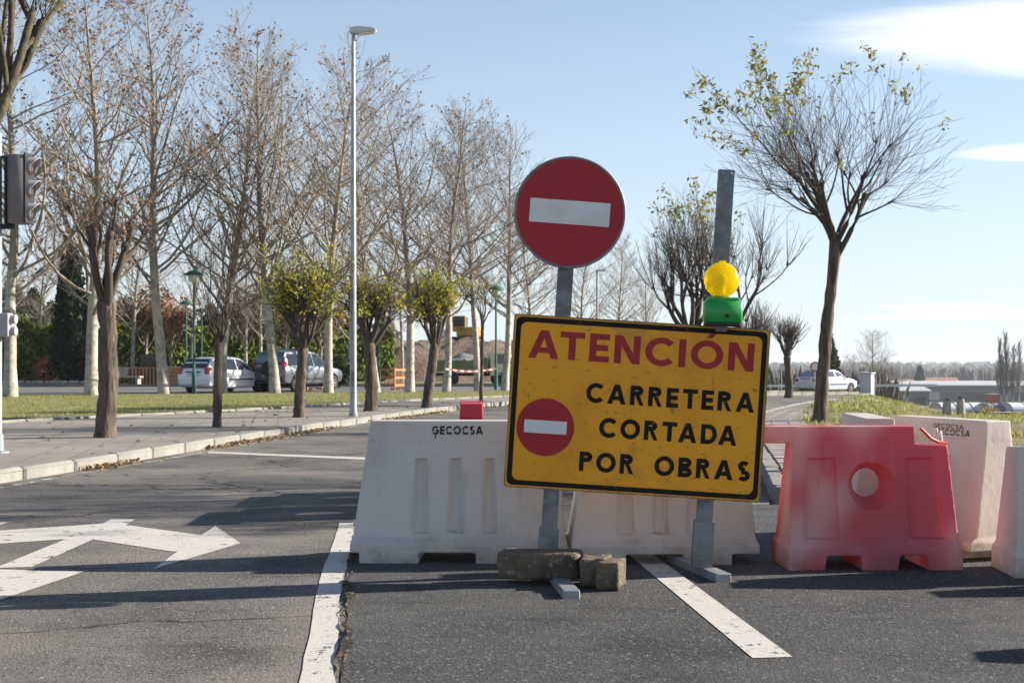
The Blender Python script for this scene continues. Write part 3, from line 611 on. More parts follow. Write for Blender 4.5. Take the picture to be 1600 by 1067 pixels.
mb = MB(SM); ring(mb, rrect(PW, PH, .014), rrect(PW-.0125, PH-.0125, .02), -.017, .01); mb.build('folded_edge', M['sign_edge'], panel)
mb = MB(SM); ring(mb, rrect(PW-.028, PH-.028, .03), rrect(PW-.082, PH-.082, .035), -.0135, -.0125); mb.build('border_line', M['sign_black'], panel)
SP = lambda u, v, w: (u, -.012-w, v)
write('ATENCIÓN', -.607, .615, .236, .152, .21, .15, SP, M['sign_text_red'], panel, SM)
for txt, a, b, v0 in (('CARRETERA', -.28, .632, .015), ('CORTADA', -.198, .548, -.169), ('POR', -.294, .002, -.358), ('OBRAS', .113, .634, -.356)):
    write(txt, a, b, v0, .106, .225, .2, SP, M['sign_black'], panel, SM)
circ = lambda r, n=48, cx=0, cy=0: [(cx+r*math.cos(2*math.pi*i/n), cy+r*math.sin(2*math.pi*i/n)) for i in range(n)]
em = MB(SM).prism(circ(.156, 56, -.489, -.134), -.0142, -.0125, 'y').build('no_entry_emblem', M['sign_red'], panel)
MB(SM).prism([(-.604, -.168), (-.374, -.168), (-.374, -.098), (-.604, -.098)], -.0158, -.0144, 'y').build('white_bar', M['sign_white'], em)
DM = SM @ Matrix.Translation((-.431, 0, 1.032)) @ Matrix.Rotation(R(.6), 4, 'Y')
mb = MB(DM)
prof = [(.298, 0), (.303, -.004), (.304, -.02), (.300, -.024), (.292, -.022), (.288, -.016)]
n = 72; vs = []; fs = []
for r_, y_ in prof+[(.30, .0)]:
    for k in range(n):
        w_ = 2*math.pi*k/n; dent = 1-.012*math.exp(-((w_-4.0)/.12)**2)-.008*math.exp(-((w_-3.1)/.08)**2); vs.append((r_*dent*math.cos(w_), y_, r_*dent*math.sin(w_)))
for i in range(len(prof)-1):
    for k in range(n): fs.append((i*n+k, i*n+(k+1) % n, (i+1)*n+(k+1) % n, (i+1)*n+k))
mb.add(vs, fs+[tuple(range(n))]); rim = mb
disc = MB(DM).prism(circ(.289, 72), -.018, -.0155, 'y').build('no_entry_disc', M['sign_red'], sign)
rim.build('disc_rim', M['galv_dull'], disc, smooth=50)
MB(DM).prism([(-.217, -.064), (.217, -.064), (.217, .064), (-.217, .064)], -.0205, -.0183, 'y').build('white_bar', M['sign_white'], disc)
for dz in (-.12, .12): mb = MB(DM); mb.box((0, .03, dz), (.13, .06, .03)); mb.build('clamp', M['galv_dull'], sign)

# amber flashing lamp clamped to the panel's top edge
lo = SM @ Vector((.42, -.075, .468))
lamp = empty('warning_lamp', (RX+lo.x, RY+lo.y, lo.z), 0, 'amber flashing warning lamp with round lens on a green battery case', 'warning lamp')
LM = Matrix.Rotation(R(2.5), 4, 'Y')
case = MB(LM).box((0, 0, .078), (.2, .115, .125), ch=.012).build('battery_case', M['green_plastic'], lamp, smooth=50)
MB(LM).box((0, 0, .011), (.188, .105, .02), ch=.005).build('case_base', M['black_plastic'], case)
MB(LM).box((0, 0, .145), (.17, .09, .02), ch=.006).build('case_lid', M['green_plastic'], case)
MB(LM).lathe([(.012, 0), (.012, .006), (.006, .008)], 10, Matrix.Translation((.015, -.0575, .055)) @ Matrix.Rotation(R(90), 4, 'X')).build('case_lock', M['black_plastic'], case)
mb = MB(LM); T = Matrix.Translation((-.012, 0, .248)) @ Matrix.Rotation(R(90), 4, 'X')
pr = [(.02, .055), (.045, .053), (.07, .045), (.086, .03), (.094, .012), (.096, 0), (.094, -.012), (.086, -.03), (.07, -.045), (.045, -.053), (.02, -.055)]
mb.lathe(pr, 40, T); mb.box((-.012, 0, .345), (.035, .03, .012), ch=.004); mb.box((-.012, 0, .155), (.07, .05, .025), ch=.005)
mb.build('amber_lens', M['amber'], lamp, smooth=60)
mb = MB(LM); mb.tube([(-.012, 0, .165), (-.012, 0, .225)], .018, 12); mb.lathe([(.012, -.02), (.026, 0), (.03, .02), (.018, .04)], 14, Matrix.Translation((-.012, 0, .235))); mb.build('reflector', M['lamp_glass'], lamp)
MB(LM).box((0, .03, -.012), (.06, .02, .03)).build('mounting_clamp', M['galv_dull'], lamp)

# broken stone blocks weighing down the foot
def rock(name, size, loc, rz, label, seed, rx=0):
    r_ = np.random.default_rng(seed); bm = bmesh.new(); bmesh.ops.create_cube(bm, size=1); bmesh.ops.subdivide_edges(bm, edges=bm.edges[:], cuts=7, use_grid_fill=True)
    ph = r_.uniform(0, 6, 6)
    for v in bm.verts:
        c = v.co; l = max(abs(c.x), abs(c.y), abs(c.z)); rr = Vector((c.x, c.y, c.z)); s = rr.length
        k = .5/max(l, 1e-6); rnd_ = (abs(c.x)**12+abs(c.y)**12+abs(c.z)**12)**(1/12); v.co = rr*(.5/rnd_)*.97
        nz_ = .03*math.sin(c.x*9+ph[0])*math.sin(c.z*7+ph[1])+.03*math.sin(c.y*8+c.x*5+ph[2])+r_.normal(0, .008)
        v.co *= 1+nz_
        v.co = Vector((v.co.x*size[0], v.co.y*size[1], v.co.z*size[2]))
        v.co.x += .015*math.sin(c.z*6+ph[3])+.01*math.sin(c.y*11+ph[4])
    zmin = min(v.co.z for v in bm.verts)
    for v in bm.verts: v.co.z -= zmin
    for f in bm.faces: f.smooth = True
    me = bpy.data.meshes.new(name); bm.to_mesh(me); bm.free(); me.materials.append(M['stone'])
    o = link(name, me, None, loc, rz); o.rotation_euler.x = rx; return tag(o, label, 'stone', 'broken stones on the sign foot')
rock('stone_block', (.445, .2, .145), (PX(845, 6.7), 6.74, .03), R(-2), 'long dark stone block lying across the sign foot under the left post', 3)
rock('stone_block', (.15, .2, .155), (PX(927, 6.6), 6.66, .0), R(-8), 'broken middle stone piece beside the long block at the sign foot', 5)
rock('stone_block', (.125, .2, .15), (PX(962, 6.5), 6.58, 0), R(-14), 'broken end stone piece with sunlit top, last of the row at the sign foot', 8)

# ------------------------------------------------------------------ plastic barriers
def solid(levels):
    mb = MB(); n = len(levels)
    vs = []
    for z, x0, x1, hy in levels: vs += [(x0, -hy, z), (x1, -hy, z), (x1, hy, z), (x0, hy, z)]
    fs = [(3, 2, 1, 0), tuple(4*(n-1)+k for k in range(4))]
    for i in range(n-1):
        for k in range(4): fs.append((i*4+k, i*4+(k+1) % 4, i*4+4+(k+1) % 4, i*4+4+k))
    mb.add(vs, fs); return mb
def remesh(name, body, cuts, adds, vox, mt, smooth_it=4):
    o = body.build('tmp', mt); tmp = [o]
    for i, c in enumerate(cuts+adds):
        q = c.build('tmp_cut', mt); tmp.append(q); md = o.modifiers.new('b%d' % i, 'BOOLEAN'); md.object = q; md.operation = 'DIFFERENCE' if i < len(cuts) else 'UNION'; md.solver = 'EXACT'
    md = o.modifiers.new('r', 'REMESH'); md.mode = 'VOXEL'; md.voxel_size = vox; md.use_smooth_shade = True
    md = o.modifiers.new('s', 'SMOOTH'); md.factor = .5; md.iterations = smooth_it
    dg = bpy.context.evaluated_depsgraph_get(); me = bpy.data.meshes.new_from_object(o.evaluated_get(dg)); me.name = name
    for q in tmp: bpy.data.objects.remove(q)
    me.polygons.foreach_set('use_smooth', np.ones(len(me.polygons), bool)); me.materials.clear(); me.materials.append(mt); return me
SL = math.atan2(.105, .52)
def white_barrier(L, mt, seed=0):
    h = L/2
    b = solid([(0, -h, h, .25), (.115, -h, h, .25), (.15, -h+.01, h-.01, .195), (.70, -h+.085, h-.05, .095), (.705, -h+.085, h-.05, .1), (.82, -h+.1, h-.055, .088)])
    cuts = []
    for a, c in ((-h-.1, -h+.055), (-.23, .10), (h-.16, h+.1)): cuts.append(MB().box(((a+c)/2, 0, .01), (c-a, .6, .11)))
    for s in (-1, 1):
        for a, c in ((-.31, -.17), (-.10, .03), (.10, .225)):
            mb = MB(); a_, c_ = (a, c)
            fy = lambda z: .195-(z-.15)/.55*.1
            vs = []
            for z in (.17, .60):
                f = fy(z); k = 1.0 if z < .3 else .72; m_ = (a_+c_)/2; x0, x1 = m_+(a_-m_)*k, m_+(c_-m_)*k
                vs += [(x0, -(f+.03), z), (x1, -(f+.03), z), (x1-.004, -(f-.042), z), (x0+.05, -(f-.030), z)]
            mb.add(vs, [(3, 2, 1, 0), (4, 5, 6, 7), (0, 1, 5, 4), (1, 2, 6, 5), (2, 3, 7, 6), (3, 0, 4, 7)], Matrix.Rotation(math.pi, 4, 'Z') if s > 0 else None); cuts.append(mb)
    return remesh('barrier_body', b, cuts, [], .0062, mt, 3)
def stepped_barrier(mt):
    h = .49
    b = solid([(0, -h, h, .215), (.12, -h, h, .215), (.155, -h+.015, h-.015, .19), (.70, -h+.05, h-.045, .09), (.80, -h+.05, h-.045, .088)])
    cuts = [MB().box((h-.1, 0, .80), (.265, .6, .21))]
    for a, c in ((-.275, -.085), (.135, .29)):
        mb = MB(); mb.prism([(a-.012, -.02), (c+.012, -.02), (c, .085), (a, .085)], -.4, .4, 'y'); cuts.append(mb)
    for s in (-1, 1):
        RM = Matrix.Rotation(math.pi, 4, 'Z') if s > 0 else Matrix()
        fy = lambda z: .19-(z-.155)/.545*.1
        for a, c, a2, c2 in ((-.40, -.20, -.36, -.20), (.20, .41, .20, .35)):
            vs = []
            for z, x0, x1 in ((.175, a, c), (.62, a2, c2)):
                f = fy(z); dp = .04 if z < .3 else .02; vs += [(x0, -(f+.05), z), (x1, -(f+.05), z), (x1, -(f-dp), z), (x0, -(f-dp), z)]
            mb = MB(); mb.add(vs, [(3, 2, 1, 0), (4, 5, 6, 7), (0, 1, 5, 4), (1, 2, 6, 5), (2, 3, 7, 6), (3, 0, 4, 7)], RM); cuts.append(mb)
        mb = MB(); mb.lathe([(.08, -.01), (.083, .02), (.135, .125), (.2, .32)], 40, RM @ Matrix.Translation((.0, 0, .475)) @ Matrix.Rotation(R(90), 4, 'X')); cuts.append(mb)
    adds = [MB().box((-h-.005, 0, .752), (.19, .165, .098))]
    return remesh('barrier_body', b, cuts, adds, .0062, mt, 3)
me_w1 = white_barrier(1.26, M['white_plastic']); me_w2 = white_barrier(1.08, M['white_plastic']); me_red = stepped_barrier(M['red_plastic'])
def barrier(name, me, mt, loc, rz, label, shared=False):
    o = empty(name, loc, rz, label, 'barrier', 'plastic road barriers')
    if me.materials[0] != mt: me = me.copy(); me.materials[0] = mt
    link('barrier_body', me, o); return o
W1 = barrier('plastic_barrier', me_w1, M['white_plastic'], (-.305, 7.64, 0), R(-1), 'white plastic barrier with three vertical flutes and black stencilled letters, touching the lane line')
W2 = barrier('plastic_barrier', me_w2, M['white_plastic'], (.875, 7.58, 0), R(2), 'white plastic barrier half hidden behind the yellow sign')
RB = barrier('plastic_barrier', me_red, M['red_plastic'], (2.03, 7.36, 0), R(1), 'faded red plastic barrier with a round hole through its middle')
W3 = barrier('plastic_barrier', me_w2, M['pink_white_plastic'], (2.70, 8.0, 0), R(-70), 'stained white plastic barrier set askew behind the red one, stencilled at its top')
W4 = barrier('plastic_barrier', me_red, M['pink_white_plastic'], (3.21, 7.06, 0), R(176), 'stained white stepped barrier standing right of the red barrier')
W5 = barrier('plastic_barrier', me_w2, M['pink_white_plastic'], (2.31, 8.32, 0), R(84), 'white barrier end-on directly behind the hole of the red barrier')
W6 = barrier('plastic_barrier', me_red, M['red_plastic_plain'], (-.325, 10.2, 0), R(92), 'plain red barrier standing end-on on the road behind the white barriers')
W8 = barrier('plastic_barrier', me_red, M['red_plastic_plain'], (-.365, 11.35, 0), R(92), 'second plain red barrier, hidden in line behind the end-on red one')
W7 = barrier('plastic_barrier', me_w1, M['white_plastic'], (4.2, 5.35, 0), R(-12), 'white plastic barrier closing the far end of the row')
W6.scale = (1, 1, 1.07)
W9 = barrier('plastic_barrier', me_w1, M['white_plastic'], (4.5, 6.85, 0), R(3), 'white plastic barrier continuing the row past the stained stepped one')
mb = MB(); fr = .096
PLB = lambda u, v, w: (u, -(.1-(v-.705)/.115*.012)-.004-w, v)
write('GECOCSA', -.165, .135, .74, .05, .22, .16, PLB, M['stencil'], W1, None, True, 'stencil_letter'); mb.box((-.145, -.1045, .733), (.006, .002, .034)); mb.build('paint_drip', M['stencil'], W1)
write('GECOCSA', .05, .36, .722, .036, .17, .16, PLB, M['stencil'], W3, None, True, 'stencil_letter'); write('GECOCSA', .02, .30, .762, .028, .16, .16, lambda u, v, w: PLB(u, v, w+.001), M['stencil'], W3, None, True, 'stencil_letter')
# orange strap and a scrap of tape on the low step of the red barrier
mb = MB(); mb.tube([(2.33, 7.3, .79), (2.39, 7.3, .73), (2.44, 7.32, .708)], .01, 6); mb.tube([(2.44, 7.32, .708), (2.5, 7.36, .70)], .008, 6)
tag(mb.build('strap', M['tape_red']), 'short red plastic strap lying on the low step of the red barrier', 'strap')
mb = MB(); pts = [(2.42, 7.34, .70), (2.425, 7.35, .765), (2.44, 7.35, .79), (2.452, 7.36, .74), (2.465, 7.35, .775), (2.475, 7.36, .71)]
for a, b in zip(pts[:-1], pts[1:]): mb.add([(a[0], a[1]-.012, a[2]), (b[0], b[1]-.012, b[2]), (b[0]+.004, b[1]+.02, b[2]), (a[0]+.004, a[1]+.02, a[2])], [(0, 1, 2, 3)])
tag(mb.build('tape_scrap', M['tape_white']), 'crumpled scrap of white tape on the low step of the red barrier', 'tape')
# ------------------------------------------------------------------ trees
class Tubes:
    jit = 0
    def __init__(s): s.b = []
    def add(s, P, Rr, sides): s.b.append((np.asarray(P, float), np.asarray(Rr, float), sides))
    def mesh(s, name, m):
        VV, QQ, n0 = [], [], 0
        for P, Rr, k in s.b:
            B, n, _ = P.shape
            if B == 0: continue
            T = np.gradient(P, axis=1); T /= np.linalg.norm(T, axis=2)[..., None]+1e-9
            ref = np.where(np.abs(T[..., 2:3]) > .9, np.array([1., 0, 0]), np.array([0, 0, 1.]))
            a = np.cross(T, ref); a /= np.linalg.norm(a, axis=2)[..., None]+1e-9; b = np.cross(T, a)
            w = 2*np.pi*np.arange(k)/k
            V = P[:, :, None, :]+(a[:, :, None, :]*np.cos(w)[None, None, :, None]+b[:, :, None, :]*np.sin(w)[None, None, :, None])*(Rr[:, :, None, None]*(1+(np.random.default_rng(9).normal(0, s.jit, (B, n, k, 1)) if s.jit else 0)))
            I = n0+np.arange(B*n*k).reshape(B, n, k); J = np.roll(I, -1, 2)
            QQ.append(np.stack([I[:, :-1], J[:, :-1], J[:, 1:], I[:, 1:]], -1).reshape(-1, 4)); VV.append(V.reshape(-1, 3)); n0 += B*n*k
        return np_mesh(name, np.concatenate(VV), np.concatenate(QQ), m, True)
def unit(a): return a/(np.linalg.norm(a, axis=-1)[..., None]+1e-9)
def path(rng, o, d, L, n, up=.0, wob=.1, sag=0):
    """o (B,3) origins, d (B,3) directions, L (B,) lengths -> polylines (B,n,3)"""
    B = len(o); P = np.zeros((B, n, 3)); P[:, 0] = o; d = unit(d)
    for i in range(1, n):
        d = unit(d+np.array([0, 0, up-sag*i/n])/n*2+rng.normal(0, wob, (B, 3))); P[:, i] = P[:, i-1]+d*(L/(n-1))[:, None]
    return P
def grow(rng, par, k, t0, t1, a0, a1, lr, lf, rr, n, up, wob, tip=.35):
    P, Rr, L = par; B, m, _ = P.shape
    t = (t0+(t1-t0)*(np.arange(k)[None, :]+rng.random((B, k)))/k).ravel(); pi = np.repeat(np.arange(B), k)
    x = t*(m-1); i = np.minimum(x.astype(int), m-2); f = (x-i)[:, None]
    o = P[pi, i]*(1-f)+P[pi, i+1]*f; tg = unit(P[pi, i+1]-P[pi, i]); r0 = Rr[pi, i]*(1-f[:, 0])+Rr[pi, i+1]*f[:, 0]
    q = unit(np.cross(tg, rng.normal(size=tg.shape))); an = np.radians(rng.uniform(a0, a1, len(t)))[:, None]
    d = tg*np.cos(an)+q*np.sin(an); Lc = L[pi]*lr*lf(t)*rng.uniform(.7, 1.25, len(t))
    p = path(rng, o, d, Lc, n, up, wob); r = np.minimum(r0*.75, np.maximum(r0*rr, .004)); rad = r[:, None]*np.linspace(1, tip, n)[None, :]
    return p, rad, Lc
def leaves(rng, par, n, t0, smin, smax, m, name='foliage', jit=.05, aspect=1.6):
    P = par[0]; B, k, _ = P.shape; bi = rng.integers(0, B, n); x = rng.uniform(t0, .999, n)*(k-1); i = x.astype(int); f = (x-i)[:, None]
    pos = P[bi, i]*(1-f)+P[bi, i+1]*f+rng.normal(0, jit, (n, 3)); V, Q = cards(n, pos, rng.uniform(smin, smax, n), rng, 0, aspect); return np_mesh(name, V, Q, m)

def tall_tree(seed, Hh, trunk_r, base_h, nleaf, spread=1.0):
    rng = np.random.default_rng(seed); n = 14
    tp = path(rng, np.zeros((1, 3))+[0, 0, -.1], np.array([[rng.normal(0, .02), rng.normal(0, .02), 1]]), np.array([Hh*.97]), n, .1, .03)
    tr = (trunk_r*np.linspace(1, .03, n)**.85)[None, :]; tr[0, 0] *= 1.22
    tk = (tp, tr, np.array([Hh]))
    T = Tubes(); ks = 4; T.add(tp[:, :ks+1], tr[:, :ks+1], 10); trunk = T.mesh('trunk', M['bark_pale'])
    C = Tubes(); C.add(tp[:, ks:], tr[:, ks:], 7)
    b0 = base_h/Hh
    l1 = grow(rng, tk, 50, b0, .97, 42, 74, .40*spread, lambda t: (1.06-t)**.62*np.where(t < b0+.1, .85, 1), .42, 7, .36, .1)
    l2 = grow(rng, l1, 8, .18, .97, 28, 62, .42, lambda t: 1.1-.55*t, .5, 5, .4, .1)
    l3 = grow(rng, l2, 5, .2, 1, 22, 60, .52, lambda t: 1.1-.5*t, .55, 4, .3, .12, .5)
    l4 = grow(rng, tk, 60, b0+.1, .995, 25, 60, .1, lambda t: 1+0*t, .25, 4, .3, .1)
    C.add(l1[0], np.clip(l1[1], .01, .05), 5); C.add(l2[0], np.clip(l2[1], .006, .02), 3); C.add(l3[0], np.clip(l3[1], .004, .008), 3); C.add(l4[0], np.clip(l4[1], .005, .012), 3)
    return trunk, C.mesh('crown', M['twig_pale']), leaves(rng, l3, nleaf, .3, .05, .105, M['leaf_brown'])
TALL = [tall_tree(21, 15.0, .19, 3.8, 1300), tall_tree(22, 14.0, .18, 3.4, 900, 1.08), tall_tree(23, 12.5, .15, 3.2, 350), tall_tree(24, 11.5, .14, 3.2, 160, 1.1),
        tall_tree(31, 15.0, .2, 2.9, 1500, .95), tall_tree(32, 14.0, .17, 4.2, 700, 1.25), tall_tree(33, 12.5, .16, 2.6, 400, 1.15), tall_tree(34, 11.5, .13, 3.6, 120, .9)]
def put_tree(name, meshes, loc, rz, sc, label, group, tilt=(0, 0)):
    o = empty(name, loc, rz, label, 'tree', group); o.scale = (sc, sc, sc); o.rotation_euler = (tilt[0], tilt[1], rz)
    link('trunk', meshes[0], o); c = link('crown', meshes[1], o)
    if len(meshes) > 2 and meshes[2]: link('foliage', meshes[2], c)
    return o
TH_ = [15.0, 14.0, 12.5, 11.5]*2
tall_spots = [(17, 41, 1, 14.5, .045, 'tall pale-barked bare tree leaning behind the traffic light'),
 (143, 43, 0, 14.8, 0, 'tall pale-barked bare tree just behind the big dark pollard with brown shoots'),
 (257, 45.5, 0, 15.2, .012, 'tall bare tree with brown leaves and thick pale trunk left of the white car'),
 (346, 48, 2, 13.6, 0, 'tall bare tree rising behind the leafless broom-shaped pollard'),
 (430, 46.5, 1, 13.2, -.01, 'tall pale-trunked bare tree standing in front of the dark grey off-roader'),
 (513, 47, 2, 12.6, 0, 'tall pale-trunked bare tree at the nose of the grey off-roader'),
 (588, 49, 1, 12.0, 0, 'tall bare tree rising behind the tall street lamp and leafy pollards'),
 (640, 51, 2, 11.8, 0, 'slim tall bare tree by the orange perforated barrier'),
 (697, 52.5, 2, 12.0, 0, 'tall bare tree with the striped tape tied to its trunk'),
 (747, 55, 3, 12.0, 0, 'tall bare tree in front of the tipper truck cab'),
 (789, 57, 3, 11.4, -.07, 'tall bare tree leaning over beside the yellow sign edge'),
 (838, 66, 3, 10.4, 0, 'smaller bare tree seen between the round red disc and the leaning tree'),
 (905, 74, 2, 9.6, 0, 'bare tree rising behind the post of the round red disc'),
 (962, 80, 3, 9.8, 0, 'bare tree seen between the round disc and the amber lamp'),
 (1010, 92, 3, 9.2, 0, 'hazy bare tree farthest along the row behind the amber lamp')]
for i, (px, d, k, hh, tl, lb) in enumerate(tall_spots):
    z = float(H(PX(px, d), d))+(.12 if d < 60 else 0)
    o = put_tree('plane_tree', TALL[k+4*(i % 2)], (PX(px, d), d, z), rnd.uniform(0, 6.28), hh/TH_[k]*rnd.uniform(.95, 1.04), lb, 'tall bare trees in a row', (rnd.uniform(-.03, .03), tl+rnd.uniform(-.02, .02)))
    q = rnd.uniform(.95, 1.2); o.scale = (o.scale[0]*q, o.scale[1]*q, o.scale[2])
# a second, further row across the parking road thickens the wood
back = [(-15, 71, 0, 12, 'bare tree across the parking road behind the traffic light pole'), (60, 74, 3, 10, 'bare tree across the parking road left of the dark cypress'), (205, 72, 2, 11, 'bare tree by the slatted wooden crates'), (300, 76, 3, 10, 'bare tree behind the green park lamps'),
        (384, 72, 3, 8.5, 'young bare tree behind the white car roof'), (409, 71, 2, 9.5, 'slim pale bare tree left of the grey off-roader'), (478, 80, 3, 9, 'young bare tree behind the grey off-roader bonnet'), (545, 74, 2, 10, 'bare tree behind the tall street lamp foot'), (628, 76, 3, 9, 'bare tree at the edge of the earth bank')]
for px, d, k, hh, lb in back:
    put_tree('bare_tree', TALL[k], (PX(px, d), d, .1), rnd.uniform(0, 6.28), hh/TH_[k], lb, 'bare trees across the parking road')

def pollard(seed, th, tr, n_limb, limb, spread, shoots, shoot, leaf=None, nleaf=0, lsz=(.06, .12), bark='bark_dark', twig='twig_dark', up=.35, sub=2, lean=(0, 0), knob=True, az0=None, leaf_t=.35, sh_r=.012, leaf_top=None, fan=(8, 46), limb_up=.6, aspect=1.8, radial=False):
    rng = np.random.default_rng(seed); n = 20
    tp = path(rng, np.array([[0, 0, -.1]]), np.array([[lean[0], lean[1], 1]]), np.array([th+.1]), n, .05, .018); rad = tr*(1.12-.3*np.linspace(0, 1, n)); rad[0] *= 1.3; rad[1] *= 1.1; rad *= 1+rng.normal(0, .035, n); rad[-4] *= 1.06; rad[-3] *= 1.14; rad[-2] *= 1.12; rad[-1] *= .45
    T = Tubes(); T.jit = .07; T.add(tp, rad[None, :], 12); top = tp[0, -2]
    dirs = []; az0 = rng.uniform(0, 6.28) if az0 is None else az0
    for i in range(n_limb):
        az = az0+i*2.4+rng.normal(0, .25); el = rng.uniform(*spread); dirs.append([math.cos(az)*math.cos(el), math.sin(az)*math.cos(el), math.sin(el)])
    dirs = np.array(dirs); o = np.repeat(top[None, :], n_limb, 0)-dirs*.02+np.column_stack([np.zeros(n_limb), np.zeros(n_limb), -rng.uniform(0, .18, n_limb)*th/2.2])
    Lr = rng.uniform(.75, 1.15, n_limb)*limb; lp = path(rng, o, dirs, Lr, 7, limb_up, .09); lr = np.linspace(1, .5, 7)[None, :]*(tr*rng.uniform(.42, .6, n_limb))[:, None]
    C = Tubes(); C.add(lp, lr, 7); par = (lp, lr, Lr); ends = [lp[:, -1]]; pars = [par]; endr = [lr[:, -1]]; endd = [unit(lp[:, -1]-lp[:, -2])]
    if sub:
        s1 = grow(rng, par, sub, .45, .95, 22, 50, .62, lambda t: 1+0*t, .62, 6, limb_up, .1, .55); C.add(s1[0], s1[1], 6); ends.append(s1[0][:, -1]); endr.append(s1[1][:, -1]); endd.append(unit(s1[0][:, -1]-s1[0][:, -2])); pars.append(s1)
    E = np.concatenate(ends); D = np.concatenate(endd); ER = np.concatenate(endr)
    if knob:   # swollen pruning heads
        kp = E[:, None, :]+D[:, None, :]*np.linspace(-.06, .09, 5)[None, :, None]; C.add(kp, ER[:, None]*np.array([1, 1.45, 1.75, 1.5, .3])[None, :], 7)
    if radial: D = unit(unit(E-(top+np.array([0, 0, .15])))*.75+D*.25)
    k = shoots; oo = np.repeat(E, k, 0)+rng.normal(0, .025, (len(E)*k, 3)); dd = np.repeat(D, k, 0)
    q = unit(np.cross(dd, rng.normal(size=dd.shape))); an = np.radians(rng.uniform(fan[0], fan[1], len(dd)))[:, None]; dd = dd*np.cos(an)+q*np.sin(an)
    Ls = rng.uniform(.55, 1.2, len(dd))*shoot; sp = path(rng, oo, dd, Ls, 6, up, .06); sr = np.linspace(1, .35, 6)[None, :]*rng.uniform(.6, 1.1, len(dd))[:, None]*sh_r
    C.add(sp, sr, 3); sh = (sp, sr, Ls)
    tw = grow(rng, sh, 2, .3, .95, 18, 45, .35, lambda t: 1.1-.4*t, .6, 4, .2, .08, .5); C.add(tw[0], np.maximum(tw[1], .003), 3)
    st = grow(rng, pars[-1], 5, .2, .98, 30, 80, .35*shoot/limb*1.3, lambda t: 1+0*t, .18, 5, .4, .1, .4); C.add(st[0], np.clip(st[1], .003, sh_r), 3)
    fo = None
    if nleaf:
        P = np.concatenate([sp[:, 2:].reshape(-1, 3), tw[0][:, 1:].reshape(-1, 3)])
        if leaf_top is not None:
            zt = leaf_top; c0 = top+np.array([0, 0, .6]); q = np.linalg.norm((P-c0)*np.array([.8, .8, 1]), axis=1); w = np.clip((q-zt[0])/(zt[1]-zt[0]), .01, 1)**2*np.clip((P[:, 2]-top[2]-.9)/.8, .01, 1)
        else: w = np.ones(len(P))
        w *= .25+rng.random(len(P))**2
        c = rng.choice(len(P), size=max(1, nleaf//10), p=w/w.sum()); pos = np.repeat(P[c], 10, 0)+rng.normal(0, lsz[1]*1.1, (len(c)*10, 3))
        V, Q = cards(len(pos), pos, rng.uniform(lsz[0], lsz[1], len(pos)), rng, 0, aspect); fo = np_mesh('foliage', V, Q, M[leaf])
    return T.mesh('trunk', M[bark]), C.mesh('crown', M[twig]), fo
def on_pave(px, py): x, y = G(px, py, .115); return (x, y, .115)
gp = 'pollarded street trees along the pavement'
put_tree('pollard_tree', pollard(41, 2.05, .135, 6, 1.1, (.82, 1.3), 12, .42, 'leaf_brown', 150, (.03, .055), up=.12, limb_up=.42, sub=1, sh_r=.007, fan=(8, 80)), on_pave(165, 683), 1.9, 1, 'thick dark pollard with bare knobbed limbs and brown shoots near the traffic light', gp)
put_tree('pollard_tree', pollard(42, 1.55, .07, 8, .5, (.5, 1.3), 4, .7, None, 0, sub=1, up=.3, knob=False, sh_r=.008, fan=(5, 40)), on_pave(339, 667), .4, 1, 'slim leafless pollard with a broom of twigs in front of the white car', gp)
put_tree('pollard_tree', pollard(43, 1.45, .105, 8, .9, (.6, 1.25), 14, .75, 'leaf_green', 4200, (.022, .05), sub=2, fan=(10, 75), up=.1), on_pave(468, 652), 2.2, 1, 'pollard with a full yellow-green crown in front of the grey off-roader', gp)
put_tree('pollard_tree', pollard(44, 1.6, .14, 8, .9, (.6, 1.25), 12, .7, 'leaf_green', 2000, (.022, .05), sub=2, fan=(10, 75), up=.1), on_pave(580, 642), .9, 1, 'stout pollard with thin yellow-green leaves right beside the tall street lamp', gp)
put_tree('pollard_tree', pollard(45, 1.62, .12, 8, 1.0, (.55, 1.15), 14, .7, 'leaf_green', 3800, (.022, .05), sub=2, fan=(10, 75), up=.1, lean=(-.12, 0)), on_pave(666, 637), 3.3, 1, 'leaning pollard with a full yellow-green crown past the tall street lamp', gp)
put_tree('pollard_tree', pollard(46, 2.3, .05, 5, .7, (.8, 1.3), 6, .8, None, 0, sub=1, up=.3, knob=False, sh_r=.008), on_pave(752, 631), .5, 1, 'thin leafless young street tree by the edge of the yellow sign', gp)
# right side
d = 23.5
dome = pollard(66, 3.5, .11, 9, 1.5, (.55, 1.3), 12, 1.4, 'leaf_olive', 1300, (.022, .055), sub=3, up=.1, limb_up=.1, sh_r=.0058, lean=(.06, 0), leaf_top=(2.0, 2.8), fan=(6, 60), aspect=2.6, radial=True)
put_tree('street_tree', dome, (PX(1280, d), d, .09), 0, 1, 'dome-shaped tree with bare limbs and a thin fringe of leaves on top', 'trees on the right-hand verge')
put_tree('street_tree', dome, (9.6, 13.7, .09), 2.0, 1.05, 'dome-shaped tree beyond the barriers whose shadow streaks the road', 'trees on the right-hand verge')
put_tree('street_tree', pollard(52, 2.0, .15, 8, 1.6, (.6, 1.25), 10, 1.5, 'leaf_olive', 500, (.04, .08), sub=3, up=.5, limb_up=.5, sh_r=.011, leaf_top=(1.8, 3), fan=(6, 40)), (PX(1078, 34), 34, 0), .4, 1, 'dark many-limbed tree rising behind the yellow sign left of the amber lamp', 'trees on the right-hand verge')
